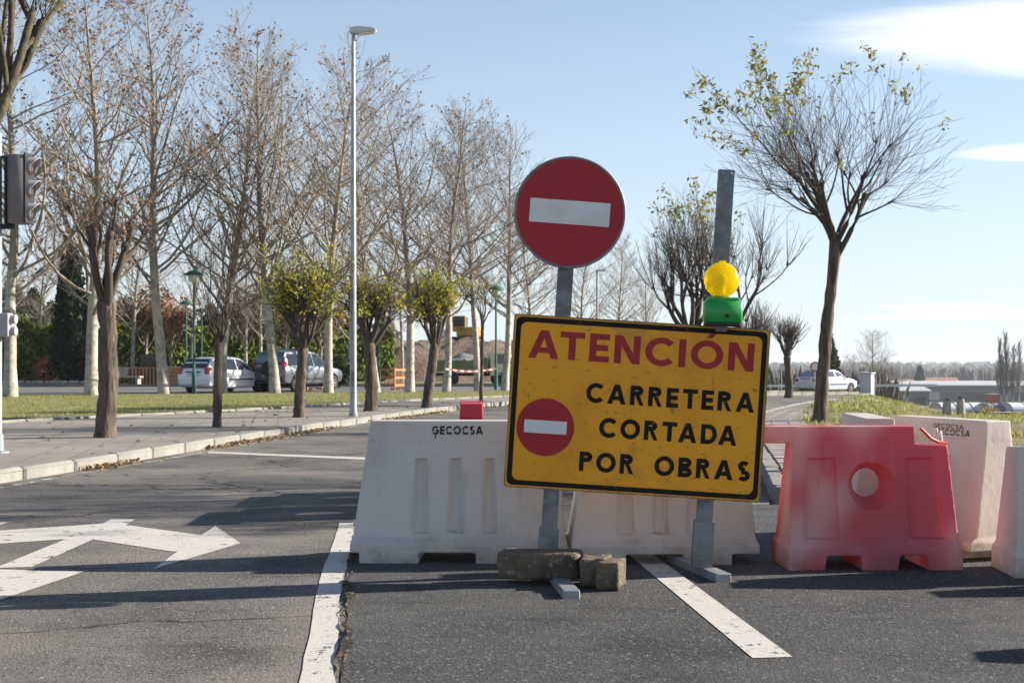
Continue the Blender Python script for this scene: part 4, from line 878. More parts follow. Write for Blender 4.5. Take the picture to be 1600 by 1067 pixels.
put_tree('street_tree', pollard(53, 2.6, .13, 6, 1.7, (.35, .95), 10, 1.3, None, 0, sub=3, up=.35, limb_up=.4, sh_r=.011, fan=(6, 40)), (PX(1156, 37), 37, 0), 1.4, .98, 'dark leafless spreading tree rising behind the amber lamp post', 'trees on the right-hand verge')
d = 47
put_tree('street_tree', pollard(54, 1.5, .14, 8, .75, (.7, 1.3), 9, .7, None, 0, sub=2, up=.35, sh_r=.012), (PX(1233, d), d, float(H(PX(1233, d), d))+.08), .2, 1, 'small leafless broom pollard on the pavement left of the silver hatchback', 'trees on the right-hand verge')
put_tree('street_tree', pollard(55, 1.6, .12, 7, .8, (.7, 1.3), 9, .8, None, 0, sub=2, up=.35, sh_r=.012), (PX(1178, 44), 44, float(H(PX(1178, 44), 44))), 2.2, 1, 'small leafless pollard peeping over the corner of the yellow sign', 'trees on the right-hand verge')
# tree just outside the picture whose limbs reach in
t0 = pollard(64, 2.2, .19, 5, 3.2, (1.06, 1.2), 10, 1.2, 'leaf_olive', 1500, (.03, .07), twig='twig_moss', sub=3, up=.35, limb_up=.35, sh_r=.009, knob=False, az0=0.0)
put_tree('pollard_tree', t0, (-6.3, 13.4, .115), 0, 1, 'big lichen-covered street tree with limbs reaching over the traffic light', gp)

# ------------------------------------------------------------------ hedge, conifers, cypress, shrubs
def blob(seed, shape, n, smin, smax, m, core=True):
    """shape(u in 0..1 height) -> radius; leaf cards near the skin, dark core inside"""
    rng = np.random.default_rng(seed); t = rng.random(n)**.9; az = rng.uniform(0, 6.28, n)
    r = np.array([shape(q) for q in t])*(1+.16*np.sin(az*3+t*9+seed)+.1*np.sin(az*7-t*17))*rng.uniform(.72, 1.1, n)
    return rng, t, az, r
def conifer(name, seed, hgt, rad, shape, n, sz, m, loc, label, group=None, cat='tree'):
    rng, t, az, r = blob(seed, shape, n, *sz, m); pos = np.column_stack([np.cos(az)*r*rad, np.sin(az)*r*rad, t*hgt+.08])
    V, Q = cards(n, pos, rng.uniform(sz[0], sz[1], n), rng, 0, 2.2); o = empty(name, loc, 0, label, cat, group)
    mb = MB(); mb.tube([(0, 0, -.1), (0, 0, hgt*.4), (0, 0, hgt*.9)], [.12, .09, .02], 7); mb.build('trunk', M['bark_dark'], o)
    c = link('crown', np_mesh('crown', V, Q, M[m]), o)
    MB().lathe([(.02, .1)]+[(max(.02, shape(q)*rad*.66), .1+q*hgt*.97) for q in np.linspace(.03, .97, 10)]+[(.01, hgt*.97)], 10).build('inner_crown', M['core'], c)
    return o
cyp = lambda t: (min(1, t*9+.25))*(1-t**2.6)**.8
cone = lambda t: (min(1, t*8+.3))*(1-t)**.75
ball = lambda t: max(.05, math.sin(math.pi*min(.97, t*.9+.08)))**.7
conifer('cypress_tree', 1, 8.5, .82, cyp, 7000, (.08, .2), 'cypress', (PX(109, 71), 71, .1), 'tall narrow dark cypress standing in front of the clipped hedge')
conifer('cypress_tree', 2, 5.0, .55, cyp, 3000, (.08, .2), 'cypress', (PX(131, 71.5), 71.5, .1), 'shorter narrow cypress tucked against the tall dark cypress')
cn = [(18, 84, 6.6, 2.0, 'dark conifer behind the hedge beside the traffic light pole'), (52, 86, 6.0, 1.9, 'dark conifer behind the hedge left of the cypress'), (80, 88, 5.2, 1.7, 'low dark conifer behind the hedge at the cypress foot'), (192, 86, 5.4, 2.0, 'dark conifer behind the hedge over the wooden crates'), (330, 88, 5.0, 2.2, 'dark conifer behind the hedge over the white car'),
      (372, 87, 5.6, 2.2, 'dark conifer behind the hedge between the two parked cars'), (492, 86, 5.4, 2.0, 'dark conifer behind the grey off-roader bonnet'), (556, 88, 4.6, 2.0, 'dark conifer behind the tall street lamp foot'), (602, 90, 4.2, 1.9, 'dark conifer beside the earth bank')]
for i, (px, d, hh, rr, lb) in enumerate(cn): conifer('conifer_tree', 10+i, hh, rr, cone, 3200, (.14, .34), 'conifer', (PX(px, d), d, .08), lb, 'conifers behind the hedge')
def hedge(name, x0, x1, y, hgt, dep, n, label):
    rng = np.random.default_rng(5); f = rng.random(n); px_ = rng.uniform(x0, x1, n); hh = hgt*(1+.1*np.sin(px_*.8)+.06*np.sin(px_*2.3))
    top = f < .22; z = np.where(top, hh+rng.normal(0, .06, n), rng.uniform(.05, 1, n)*hh); yy = np.where(top, y+rng.uniform(-dep/2, dep/2, n), y-dep/2+rng.normal(0, .09, n)+.1*np.sin(px_*3)*np.sin(z*2.5))
    V, Q = cards(n, np.column_stack([px_, yy, z+.1]), rng.uniform(.1, .26, n), rng, 0, 1.8); o = empty(name, ((x0+x1)/2, y, .1), R(24), label, 'hedge')
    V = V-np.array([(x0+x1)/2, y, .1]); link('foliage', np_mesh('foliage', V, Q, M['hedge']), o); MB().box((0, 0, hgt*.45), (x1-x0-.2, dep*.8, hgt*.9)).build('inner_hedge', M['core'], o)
hedge('hedge', -34, -6.6, 77, 3.3, 1.4, 26000, 'long clipped green hedge behind the parking road')
def shrub(name, px, d, hh, rr, m, n, sz, label, group=None):
    conifer(name, int(px), hh, rr, ball, n, sz, m, (PX(px, d), d, .08), label, group, 'shrub')
shrub('red_shrub', 71, 70.5, 1.3, .55, 'leaf_red', 350, (.08, .18), 'small red-leaved shrub on the stone edging by the hedge')
shrub('dark_shrub', 531, 66, 1.4, .8, 'conifer', 1200, (.08, .2), 'low round dark green shrub right of the grey off-roader')
def rust_tree(px, d, hh, label, seed):
    rng = np.random.default_rng(seed); mb = pollard(seed, hh*.42, .09, 7, hh*.28, (.6, 1.3), 9, hh*.3, 'leaf_rust', 1500, (.08, .18), bark='bark_pale', twig='twig_pale', sub=2, knob=False, sh_r=.012)
    put_tree('rust_leaved_tree', mb, (PX(px, d), d, .08), rng.uniform(0, 6), 1, label, 'trees still holding rust-brown leaves')
rust_tree(228, 74, 5.2, 'rust-leaved tree over the slatted wooden crates', 71); rust_tree(384, 73, 5.0, 'rust-leaved tree between the white car and the grey off-roader', 72); rust_tree(446, 74, 4.8, 'rust-leaved tree above the grey off-roader roof', 73); rust_tree(500, 76, 5.0, 'rust-leaved tree above the grey off-roader bonnet', 74); rust_tree(268, 73.5, 4.6, 'rust-leaved tree by the green park lamps', 75)

# ------------------------------------------------------------------ street lamps and traffic light
lx_, ly_, lz_ = on_pave(552, 650)
sl = empty('street_lamp', (lx_, ly_, lz_), 0, 'very tall grey steel street lamp at the kerb beside the leafy pollard', 'street lamp')
hp = 7.75
MB().tube([(0, 0, 0), (0, 0, .9), (0, 0, 4), (0, 0, hp)], [.075, .068, .055, .036], 14).build('pole', M['galv'], sl, smooth=60)
MB().lathe([(.1, 0), (.1, .02), (.085, .035), (.085, .09)], 14).build('base_collar', M['galv'], sl)
MB().box((0, -.07, .75), (.07, .012, .3), ch=.004).build('access_door', M['galv_dull'], sl)
hd = MB().prism([(-.07, 0), (.1, -.015), (.46, .03), (.475, .06), (.4, .1), (.1, .125), (-.05, .1)], -.11, .11, 'y').build('lamp_head', M['lamp_head'], sl, bevel=.02, loc=(0, 0, hp-.02))
MB().prism([(.12, -.035), (.43, .008), (.45, .022), (.12, -.018)], -.085, .085, 'y').build('lamp_glass', M['lamp_glass'], hd)
def park_lamp(px, d, hgt, label, cap=True):
    o = empty('park_lamp', (PX(px, d), d, .1), 0, label, 'lamp', 'green park lamps')
    MB().tube([(0, 0, 0), (0, 0, .8), (0, 0, .82), (0, 0, hgt-.35)], [.08, .08, .05, .04], 10).build('pole', M['park_green'], o)
    MB().lathe([(.06, hgt-.36), (.17, hgt-.28), (.2, hgt-.12), (.16, hgt-.02)], 14).build('globe', M['globe'], o, smooth=60)
    MB().lathe([(.36, hgt-.08), (.34, hgt-.03), (.16, hgt+.06), (.03, hgt+.12)], 16).build('cap', M['park_green'], o, smooth=60)
park_lamp(303, 46, 4.35, 'tall green park lamp standing on the lawn at the back of the white car'); park_lamp(291, 64.5, 4.2, 'green park lamp with wide cap by the wooden crates')
park_lamp(315, 69, 4.0, 'green park lamp just behind the white car'); park_lamp(351, 72, 3.9, 'green park lamp seen behind the slim leafless pollard')
park_lamp(592, 56, 4.4, 'green park lamp behind the stout pollard'); park_lamp(775, 54, 4.3, 'green park lamp by the tipper truck')
fl = empty('street_lamp', (PX(933, 70), 70, 0), 0, 'distant thin street lamp rising behind the yellow sign', 'street lamp')
MB().tube([(0, 0, 0), (0, 0, 3.5), (0, 0, 6.3)], [.09, .07, .05], 8).build('pole', M['galv'], fl); MB().box((.2, 0, 6.3), (.5, .2, .1)).build('lamp_head', M['lamp_head'], fl)

tx, ty = -6.05, 15.05
tl = empty('traffic_light', (tx, ty, .115), 0, 'traffic light with three visors turned sideways on a pale pole', 'traffic light')
MB().tube([(0, 0, 0), (0, 0, 3.75)], .05, 14).build('pole', M['pole_paint'], tl, smooth=60); MB().lathe([(.13, 0), (.13, .02), (.07, .03), (.065, .22)], 14).build('base', M['pole_paint'], tl)
s_ = ty/F; zb = PZ(350, ty)-.115; zt = PZ(243, ty)-.115; hx0 = PX(15, ty)-tx; hx1 = PX(46, ty)-tx
head = MB().box(((hx0+hx1)/2, 0, (zb+zt)/2), (hx1-hx0-.02, .26, zt-zb), ch=.018).build('signal_head', M['tl_case'], tl, smooth=50)
MB().box((hx0-.0, 0, (zb+zt)/2), (.02, .29, zt-zb+.02), ch=.004).build('back_plate', M['black_plastic'], head); MB().box((hx1-.004, 0, (zb+zt)/2), (.022, .275, zt-zb+.006), ch=.004).build('front_door', M['black_plastic'], head)
for k in range(3):
    zc_ = zt-(k+.5)*(zt-zb)/3; MB().lathe([(.1, 0), (.098, .01), (.06, .022)], 16, Matrix.Translation((hx1+.007, 0, zc_)) @ Matrix.Rotation(R(90), 4, 'Y')).build('lens', M['tl_lens'], head)
    mb = MB(); vs = []; fs = []; nn_ = 14
    for r_, x_ in ((.108, 0), (.108, 1), (.1, 1), (.1, 0)):
        for i in range(nn_+1):
            a = R(-35+250*i/nn_); L_ = .035+.085*max(0, math.sin(a))**.6; vs.append((hx1+.007+L_*x_, r_*math.cos(a), zc_+r_*math.sin(a)))
    for q in range(4):
        for i in range(nn_): fs.append((q*(nn_+1)+i, q*(nn_+1)+i+1, ((q+1) % 4)*(nn_+1)+i+1, ((q+1) % 4)*(nn_+1)+i))
    mb.add(vs, fs); mb.build('visor', M['visor'], head, smooth=50)
MB().box((.1, 0, zb-.03), (.2, .05, .06)).build('bracket', M['black_plastic'], tl); MB().box((.09, 0, zt-.02), (.16, .04, .03)).build('bracket', M['black_plastic'], tl)
ph = MB().box((.105, 0, PZ(508, ty)-.115), (.11, .16, .28), ch=.01).build('pedestrian_head', M['visor'], tl)
for k in (-.07, .07): MB().lathe([(.055, 0), (.055, .06), (.045, .065)], 14, Matrix.Translation((.16, 0, PZ(508, ty)-.115+k)) @ Matrix.Rotation(R(90), 4, 'Y')).build('visor', M['visor'], ph)

# ------------------------------------------------------------------ cars
def car(name, loc, rz, label, paint, glass, st, side_win, rear, front, wheels, tails, wr=.31, plate_z=.75, extra=None):
    """st: stations (x, z_low, z_belt, z_top, w_low, w_belt, w_top), x forward; windows are polygons in (x,z)"""
    o = empty(name, loc, rz, label, 'car', 'parked cars'); A = np.array(st, float); xs_ = np.concatenate([np.linspace(A[i, 0], A[i+1, 0], 4, endpoint=False) for i in range(len(A)-1)]+[[A[-1, 0]]])
    I = lambda x, c: float(np.interp(x, A[:, 0], A[:, c]))
    vs = []; nr = 14
    for x in xs_:
        zl, zb_, zt_, wl, wb, wt = (I(x, c) for c in range(1, 7)); half = [(wl*.9, zl), (wl, zl+.06), ((wl+wb)/2+.025, (zl*.5+zb_*.5)), (wb, zb_-.03), (wb-.015, zb_), (wt, max(zt_-.045, zb_+.004)), (wt*.86, zt_)]
        vs += [(x, y, z) for y, z in half]+[(x, -y, z) for y, z in half[::-1]]
    fs = [tuple(range(nr)), tuple(range(len(vs)-1, len(vs)-nr-1, -1))]
    for i in range(len(xs_)-1):
        for k in range(nr): fs.append((i*nr+k, i*nr+(k+1) % nr, (i+1)*nr+(k+1) % nr, (i+1)*nr+k))
    b = MB(); b.add(vs, fs); bo = b.build('tmp', paint); cut = MB()
    for wx in wheels: cut.tube([(wx, -1.2, wr), (wx, 1.2, wr)], wr+.055, 20)
    co = cut.build('tmp', paint); md = bo.modifiers.new('b', 'BOOLEAN'); md.object = co; md.operation = 'DIFFERENCE'; md.solver = 'EXACT'
    me = bpy.data.meshes.new_from_object(bo.evaluated_get(bpy.context.evaluated_depsgraph_get())); bpy.data.objects.remove(bo); bpy.data.objects.remove(co); me.materials.clear(); me.materials.append(paint); me.name = 'body'
    bm = bmesh.new(); bm.from_mesh(me)
    for f in bm.faces: f.smooth = True
    for e in bm.edges:
        if len(e.link_faces) == 2 and e.calc_face_angle(0) > R(32): e.smooth = False
    bm.to_mesh(me); bm.free(); body = link('body', me, o)
    def sy(x, z):
        zb_, zt_, wb, wt = I(x, 2), I(x, 3), I(x, 5), I(x, 6); t = min(1, max(0, (z-zb_)/max(.02, zt_-.045-zb_))); return (wb-.015)*(1-t)+wt*t
    for s in (-1, 1):
        for poly in side_win:
            mb = MB(); n_ = len(poly); mb.add([(x, s*(sy(x, z)+.008), z) for x, z in poly]+[(x, s*(sy(x, z)-.01), z) for x, z in poly], [tuple(range(n_)), tuple(range(2*n_-1, n_-1, -1))]+[(i, (i+1) % n_, n_+(i+1) % n_, n_+i) for i in range(n_)]); mb.build('side_window', glass, body)
        mb = MB(); xd = side_win[0]; mb.box((front[0]-.25, s*(I(front[0]-.25, 5)+.08), I(front[0]-.25, 2)+.06), (.1, .16, .12), ch=.02); mb.build('mirror', M['black_plastic'], o)
        for hx in extra.get('handles', ()): MB().box((hx, s*(I(hx, 5)+.012), I(hx, 2)-.12), (.18, .03, .035), ch=.006).build('door_handle', M['black_plastic'] if extra.get('dark_handles') else paint, body)
        MB().box((sum(wheels)/2, s*(I(0, 4)+I(0, 5))/2+s*.035, .56), (wheels[1]-wheels[0]-2*wr-.25, .03, .06), ch=.008).build('side_strip', M['black_plastic'], body)
        tz0, tz1, ty0, ty1 = tails; xr = A[0, 0]; MB().box((xr+.10, s*(ty0+ty1)/2, (tz0+tz1)/2), (.24, ty1-ty0, tz1-tz0), ch=.02).build('tail_light', M['tail'], o)
        MB().box((A[-1, 0]-.12, s*.55, .68), (.3, .3, .14), ch=.03).build('headlight', M['headl'], o)
    (x0, z0, w0), (x1, z1, w1) = rear; nrm = Vector((-(z1-z0), 0, (x1-x0))).normalized()
    mb = MB(); q = [Vector((x0, -w0, z0)), Vector((x0, w0, z0)), Vector((x1, w1, z1)), Vector((x1, -w1, z1))]; mb.add([tuple(p+nrm*.02) for p in q]+[tuple(p-nrm*.02) for p in q], [(0, 1, 2, 3), (7, 6, 5, 4), (0, 4, 5, 1), (1, 5, 6, 2), (2, 6, 7, 3), (3, 7, 4, 0)]); mb.build('rear_window', glass, body)
    fx0, fz0, fw0, fx1, fz1, fw1 = front; nrm = Vector(((fz1-fz0), 0, (fx0-fx1))).normalized(); mb = MB(); q = [Vector((fx0, -fw0, fz0)), Vector((fx0, fw0, fz0)), Vector((fx1, fw1, fz1)), Vector((fx1, -fw1, fz1))]
    mb.add([tuple(p+nrm*.02) for p in q]+[tuple(p-nrm*.02) for p in q], [(0, 1, 2, 3), (7, 6, 5, 4), (0, 4, 5, 1), (1, 5, 6, 2), (2, 6, 7, 3), (3, 7, 4, 0)]); mb.build('windscreen', glass, body)
    xr = A[0, 0]; MB().box((xr+.02, 0, .42), (.14, A[0, 5]*1.82, .16), ch=.03).build('rear_bumper', extra.get('bumper', paint), o); MB().box((xr-.02, 0, plate_z), (.03, .52, .115)).build('number_plate', M['plate'], o)
    MB().box((xr-.012, 0, plate_z+.12), (.04, .75, .05), ch=.01).build('tailgate_trim', M['black_plastic'], body)
    for wx in wheels:
        for s in (-1, 1):
            wy = s*(I(wx, 4)-.08); T = Matrix.Translation((wx, wy, wr)) @ Matrix.Rotation(R(90), 4, 'X')
            w = MB(); w.lathe([(wr*.62, -.1), (wr*.9, -.1), (wr, -.07), (wr, .07), (wr*.9, .1), (wr*.62, .1)], 22, T); wo = w.build('wheel', M['black_rubber'], o, smooth=40)
            rm = MB(); rm.lathe([(wr*.62, -.085), (wr*.62, .085)], 18, T)
            for k in range(5):
                a = k*2*math.pi/5; rm.box((wx+math.cos(a)*wr*.33, wy+s*.09, wr+math.sin(a)*wr*.33), (wr*.5, .02, .05), None)
            rm.build('rim', M['alloy'], wo)
    MB().box((sum(wheels)/2, 0, .26), (wheels[1]-wheels[0]+.5, 1.2, .12)).build('underbody', M['black_rubber'], o)
    return o
# white hatchback / estate
stW = [(-2.02, .36, .78, .82, .74, .78, .70), (-1.96, .28, .92, 1.0, .80, .82, .72), (-1.80, .24, .94, 1.25, .82, .84, .67), (-1.62, .22, .94, 1.42, .83, .845, .62), (-1.2, .2, .93, 1.47, .84, .85, .60), (-.3, .2, .91, 1.5, .84, .85, .60), (.35, .2, .89, 1.44, .84, .85, .60), (.75, .2, .88, 1.22, .84, .845, .62), (1.12, .21, .87, .97, .84, .84, .66), (1.7, .24, .80, .84, .81, .82, .62), (1.98, .3, .66, .68, .72, .74, .55), (2.04, .36, .55, .57, .64, .66, .5)]
winW = [[(-1.62, .98), (-1.06, .97), (-1.04, 1.38), (-1.5, 1.33)], [(-.98, .97), (-.16, .95), (-.16, 1.41), (-.96, 1.39)], [(-.1, .95), (.86, .92), (.78, 1.05), (.3, 1.37), (-.1, 1.41)]]
def heading(dx, dy): return math.atan2(dy, dx)
car('parked_car', (PX(342, 53.2), 54.2, -.01), heading(.43, .9), 'white hatchback parked behind the slim leafless pollard', M['car_white'], M['glass'], stW, winW, ((-1.955, 1.03, .66), (-1.64, 1.4, .58)), (1.08, .98, .68, .42, 1.41, .56), (-1.22, 1.3), (.78, 1.06, .58, .80), extra={'handles': (-.75, .1), 'dark_handles': True})
stS = [(-2.15, .5, .98, 1.02, .82, .85, .78), (-2.1, .42, 1.08, 1.2, .86, .88, .78), (-1.98, .36, 1.1, 1.55, .88, .9, .72), (-1.85, .34, 1.1, 1.72, .89, .91, .68), (-1.0, .32, 1.09, 1.78, .9, .91, .67), (-.2, .32, 1.07, 1.78, .9, .91, .67), (.35, .32, 1.06, 1.7, .9, .91, .67), (.8, .32, 1.05, 1.4, .9, .91, .7), (1.12, .33, 1.04, 1.13, .9, .9, .76), (1.75, .36, .98, 1.03, .88, .89, .74), (2.08, .42, .86, .9, .82, .84, .7), (2.15, .5, .74, .76, .76, .78, .62)]
winS = [[(-1.9, 1.14), (-1.1, 1.13), (-1.1, 1.64), (-1.8, 1.62)], [(-1.03, 1.13), (-.1, 1.11), (-.1, 1.67), (-1.03, 1.66)], [(-.03, 1.11), (.9, 1.08), (.82, 1.22), (.32, 1.62), (-.03, 1.67)]]
suv = car('parked_car', (PX(462, 55.5), 56.3, -.01), heading(.46, .88), 'silver-grey off-roader with dark tail parked ahead of the white hatchback', M['car_grey'], M['glass'], stS, winS, ((-2.1, 1.16, .74), (-1.88, 1.68, .66)), (1.08, 1.14, .76, .42, 1.67, .63), (-1.3, 1.32), (.95, 1.3, .75, .86), wr=.37, plate_z=.7, extra={'handles': (-.8, .1), 'bumper': M['black_plastic']})
MB().lathe([(.3, -.09), (.34, -.05), (.34, .06), (.28, .09), (.1, .09)], 22, Matrix.Translation((-2.24, -.1, .98)) @ Matrix.Rotation(R(-90), 4, 'Y')).build('spare_wheel', M['black_rubber'], suv, smooth=40)
for s in (-1, 1): MB().tube([(-1.7, s*.58, 1.78), (-1.6, s*.58, 1.83), (.1, s*.58, 1.83), (.2, s*.58, 1.77)], .02, 6).build('roof_rail', M['black_plastic'], suv)
stH = [(-1.98, .4, .82, .86, .72, .76, .66), (-1.93, .3, .95, .99, .79, .81, .7), (-1.55, .24, .94, 1.16, .82, .83, .66), (-1.1, .22, .93, 1.34, .83, .84, .61), (-.6, .2, .92, 1.41, .84, .845, .59), (0, .2, .9, 1.42, .84, .845, .59), (.35, .2, .89, 1.36, .84, .845, .6), (.75, .2, .88, 1.17, .84, .84, .62), (1.1, .21, .87, .95, .83, .84, .66), (1.7, .24, .79, .83, .8, .81, .62), (1.99, .3, .66, .68, .72, .74, .55), (2.06, .36, .55, .57, .64, .66, .5)]
winH = [[(-1.35, .98), (-.85, .97), (-.85, 1.3), (-1.1, 1.2)], [(-.8, .97), (-.12, .95), (-.12, 1.34), (-.78, 1.32)], [(-.06, .95), (.86, .92), (.78, 1.02), (.3, 1.3), (-.06, 1.34)]]
d = 77; hx = PX(1291, d); car('parked_car', (hx, d, float(H(hx, d))+.06), heading(.78, .63), 'silver-blue hatchback parked beyond the mound beside the grey cabinet', M['car_silver'], M['glass_blue'], stH, winH, ((-1.9, 1.0, .66), (-1.1, 1.35, .56)), (1.08, .97, .68, .42, 1.34, .56), (-1.22, 1.3), (.72, .9, .5, .76), plate_z=.78, extra={'handles': (-.6, .15)})

# ------------------------------------------------------------------ building site on the left
xs_ = np.linspace(-13, 10, 60); ysb = np.linspace(80, 112, 26); X, Y = np.meshgrid(xs_, ysb); rg = np.random.default_rng(4)
Z = 2.75*sstep(80, 90, Y)*sstep(-13, -7.5, X)*(1+.07*np.sin(X*1.1+Y*.4)+.06*np.sin(X*2.7-Y))+rg.normal(0, .07, X.shape)
I = np.arange(X.size).reshape(X.shape); tag(link('earth_bank', np_mesh('earth_bank', np.stack([X, Y, Z], -1).reshape(-1, 3), np.stack([I[:-1, :-1], I[:-1, 1:], I[1:, 1:], I[1:, :-1]], -1).reshape(-1, 4), M['earth'], True)), kind='structure')
# tipper truck
tk = empty('tipper_truck', (PX(742, 71), 71, 0), heading(1, .12), 'small olive tipper truck with pale yellow cab and heaped gravel', 'truck')
MB().box((0, 0, .62), (4.3, .8, .16)).build('chassis', M['black_rubber'], tk)
bed = MB(); bed.box((-.75, 0, .82), (2.7, 1.75, .08)); bed.box((-.75, -.86, 1.12), (2.7, .06, .55)); bed.box((-.75, .86, 1.12), (2.7, .06, .55)); bed.box((.57, 0, 1.2), (.06, 1.66, .7)); bed.box((-2.07, 0, 1.1), (.06, 1.66, .5)); bo = bed.build('tipper_bed', M['truck_green'], tk)
for k in range(6): MB().box((-1.95+.48*k, -.905, 1.12), (.06, .04, .53)).build('bed_rib', M['truck_green'], bo)
gx, gy = np.meshgrid(np.linspace(-2.0, .5, 18), np.linspace(-.8, .8, 12)); gz = 1.3+.5*np.exp(-((gx+.6)/.9)**2-(gy/.6)**2)+np.random.default_rng(3).normal(0, .025, gx.shape); I = np.arange(gx.size).reshape(gx.shape)
link('gravel_load', np_mesh('gravel_load', np.stack([gx, gy, gz], -1).reshape(-1, 3), np.stack([I[:-1, :-1], I[:-1, 1:], I[1:, 1:], I[1:, :-1]], -1).reshape(-1, 4), M['gravel'], True), bo)
cab = MB().prism([(.78, .55), (2.1, .55), (2.15, 1.15), (1.85, 1.85), (.85, 1.9), (.78, 1.7)], -.85, .85, 'y').build('cab', M['truck_yellow'], tk, bevel=.04)
for s in (-1, 1): MB().prism([(1.0, 1.2), (1.95, 1.2), (1.78, 1.72), (1.02, 1.74)], s*.858-.004, s*.858+.004, 'y').build('cab_window', M['glass'], cab)
MB().box((2.02, 0, 1.45), (.02, 1.4, .5), Matrix.Rotation(0, 4, 'Y')).build('windscreen', M['glass'], cab)
for wx in (-1.35, 1.35):
    for s in (-1, 1):
        T = Matrix.Translation((wx, s*.72, .4)) @ Matrix.Rotation(R(90), 4, 'X'); w = MB().lathe([(.2, -.13), (.36, -.13), (.4, -.09), (.4, .09), (.36, .13), (.2, .13)], 20, T).build('wheel', M['black_rubber'], tk, smooth=40); MB().lathe([(.2, -.1), (.2, .1)], 14, T).build('rim', M['alloy'], w)
# digger on top of the bank
dg = empty('digger', (PX(727, 94), 94, 2.65), heading(-1, .2), 'dusty yellow tracked digger standing on top of the earth bank', 'digger')
for s in (-1, 1): MB().prism([(-1.2, .1), (-1, 0), (1, 0), (1.2, .12), (1.2, .42), (1, .55), (-1, .55), (-1.2, .42)], s*.75-.2, s*.75+.2, 'y').build('track', M['black_rubber'], dg)
MB().box((-.35, 0, .92), (1.7, 1.5, .7), ch=.06).build('engine_housing', M['digger'], dg)
cb = MB().box((.3, .35, 1.5), (1.0, .8, 1.15), ch=.05).build('cab', M['digger'], dg); MB().box((.3, .35, 1.65), (1.02, .6, .7)).build('cab_window', M['glass'], cb); MB().box((.3, .35, 1.65), (.8, .83, .7)).build('cab_window', M['glass'], cb)
bm_ = MB().tube([(.5, -.3, 1.0), (1.2, -.3, 2.1), (2.0, -.3, 2.0)], [.16, .15, .12], 6).build('boom', M['digger'], dg); MB().tube([(2.0, -.3, 2.05), (2.25, -.3, .9)], [.12, .09], 6).build('stick', M['digger'], dg)
MB().prism([(2.1, .9), (2.4, .85), (2.5, .4), (2.2, .15), (1.9, .4)], -.7, .1, 'y').build('bucket', M['galv_dull'], dg)
bn = empty('site_banner', (PX(686, 88), 88, 2.5), R(4), 'white banner with a blue triangle mark on the earth bank', 'banner')
MB().box((0, 0, .75), (1.6, .03, .7)).build('banner_sheet', M['banner'], bn); MB().prism([(-.35, .5), (.0, 1.02), (.35, .5), (.18, .5), (0, .78), (-.18, .5)], -.02, -.016, 'y').build('banner_mark', M['banner_blue'], bn); MB().prism([(.4, .55), (.75, .55), (.75, .95), (.4, .95)], -.02, -.016, 'y').build('banner_mark', M['banner_blue'], bn)
for s in (-.75, .75): MB().tube([(s, .03, -.3), (s, .03, 1.1)], .03, 6).build('banner_post', M['galv'], bn)
# orange perforated barriers
def orange(px, d, rz, label):
    o = empty('orange_barrier', (PX(px, d), d, .0), rz, label, 'barrier', 'orange site barriers')
    for s in (-1, 1):
        MB().box((s*.62, 0, .5), (.06, .04, 1.0)).build('upright', M['orange'], o); MB().box((s*.5, 0, .04), (.08, .5, .06), ch=.01).build('foot', M['orange'], o)
    for z in (.2, .55, .92): MB().box((0, 0, z), (1.18, .035, .1)).build('rail', M['orange'], o)
    for k in range(6): MB().box((-.5+k*.2, 0, .5), (.03, .02, .66)).build('bar', M['orange'], o)
for px, d, rz, lb in ((492, 59, 1.15, 'orange plastic barrier behind the pale trunk at the off-roader nose'), (604, 62, .1, 'orange plastic barrier behind the stout pollard'), (626, 60, 1.2, 'orange plastic barrier turned edge-on beside the slim bare tree')): orange(px, d, rz, lb)
# red and white tape from the tree to the lamp by the truck
tp = empty('barrier_tape', (PX(697, 52.2), 52.2, .95), 0, 'red and white striped tape strung from a bare tree to a green lamp', 'tape')
A_, B_ = Vector((0, -.25, 0)), Vector((PX(775, 53.9)-PX(697, 52.2), 1.5, 0))
for k in range(14):
    a, b = A_.lerp(B_, k/14), A_.lerp(B_, (k+1)/14); za, zb_ = -.1*math.sin(math.pi*k/14), -.1*math.sin(math.pi*(k+1)/14)
    mb = MB(); mb.add([(a.x, a.y, za), (b.x, b.y, zb_), (b.x, b.y, zb_+.07), (a.x, a.y, za+.07)], [(0, 1, 2, 3)]); mb.build('stripe', M['tape_red'] if k % 2 else M['tape_white'], tp)
# crates, bench, stone edging
cr = empty('wooden_crate', (PX(232, 70), 70, .1), .05, 'slatted reddish wooden crate stack by the hedge', 'crate')
for k in range(11): MB().box((-.95+k*.19, -.45, .45), (.1, .03, .9)).build('slat', M['wood'], cr)
MB().box((0, 0, .42), (1.95, .8, .84)).build('crate_box', M['wood_dark'], cr)
MB().box((0, -.47, .88), (2.05, .05, .08)).build('crate_rail', M['wood'], cr)
tc = empty('dark_crate', (PX(238, 70), 70, .945), .05, 'dark wooden box standing on top of the slatted crate', 'crate')
for k in range(4): MB().box((0, -.36, .1+k*.2), (1.1, .03, .17)).build('plank', M['wood_dark'], tc)
MB().box((0, 0, .4), (1.05, .68, .78)).build('box_core', M['wood_dark'], tc)
c2_ = empty('wooden_crate', (PX(285, 68.5), 68.5, .1), -.1, 'low reddish wooden planter between the green park lamps', 'crate')
for k in range(4): MB().box((0, -.42, .12+k*.21), (2.0, .04, .19)).build('plank', M['wood'], c2_)
MB().box((0, 0, .42), (1.9, .78, .82)).build('box_core', M['wood_dark'], c2_); MB().box((0, 0, .9), (2.1, .9, .08), ch=.02).build('rim_board', M['concrete'], c2_)
bc = empty('bench', (PX(200, 69), 69, .1), -.2, 'low pale bench with tilted back left of the wooden crates', 'bench')
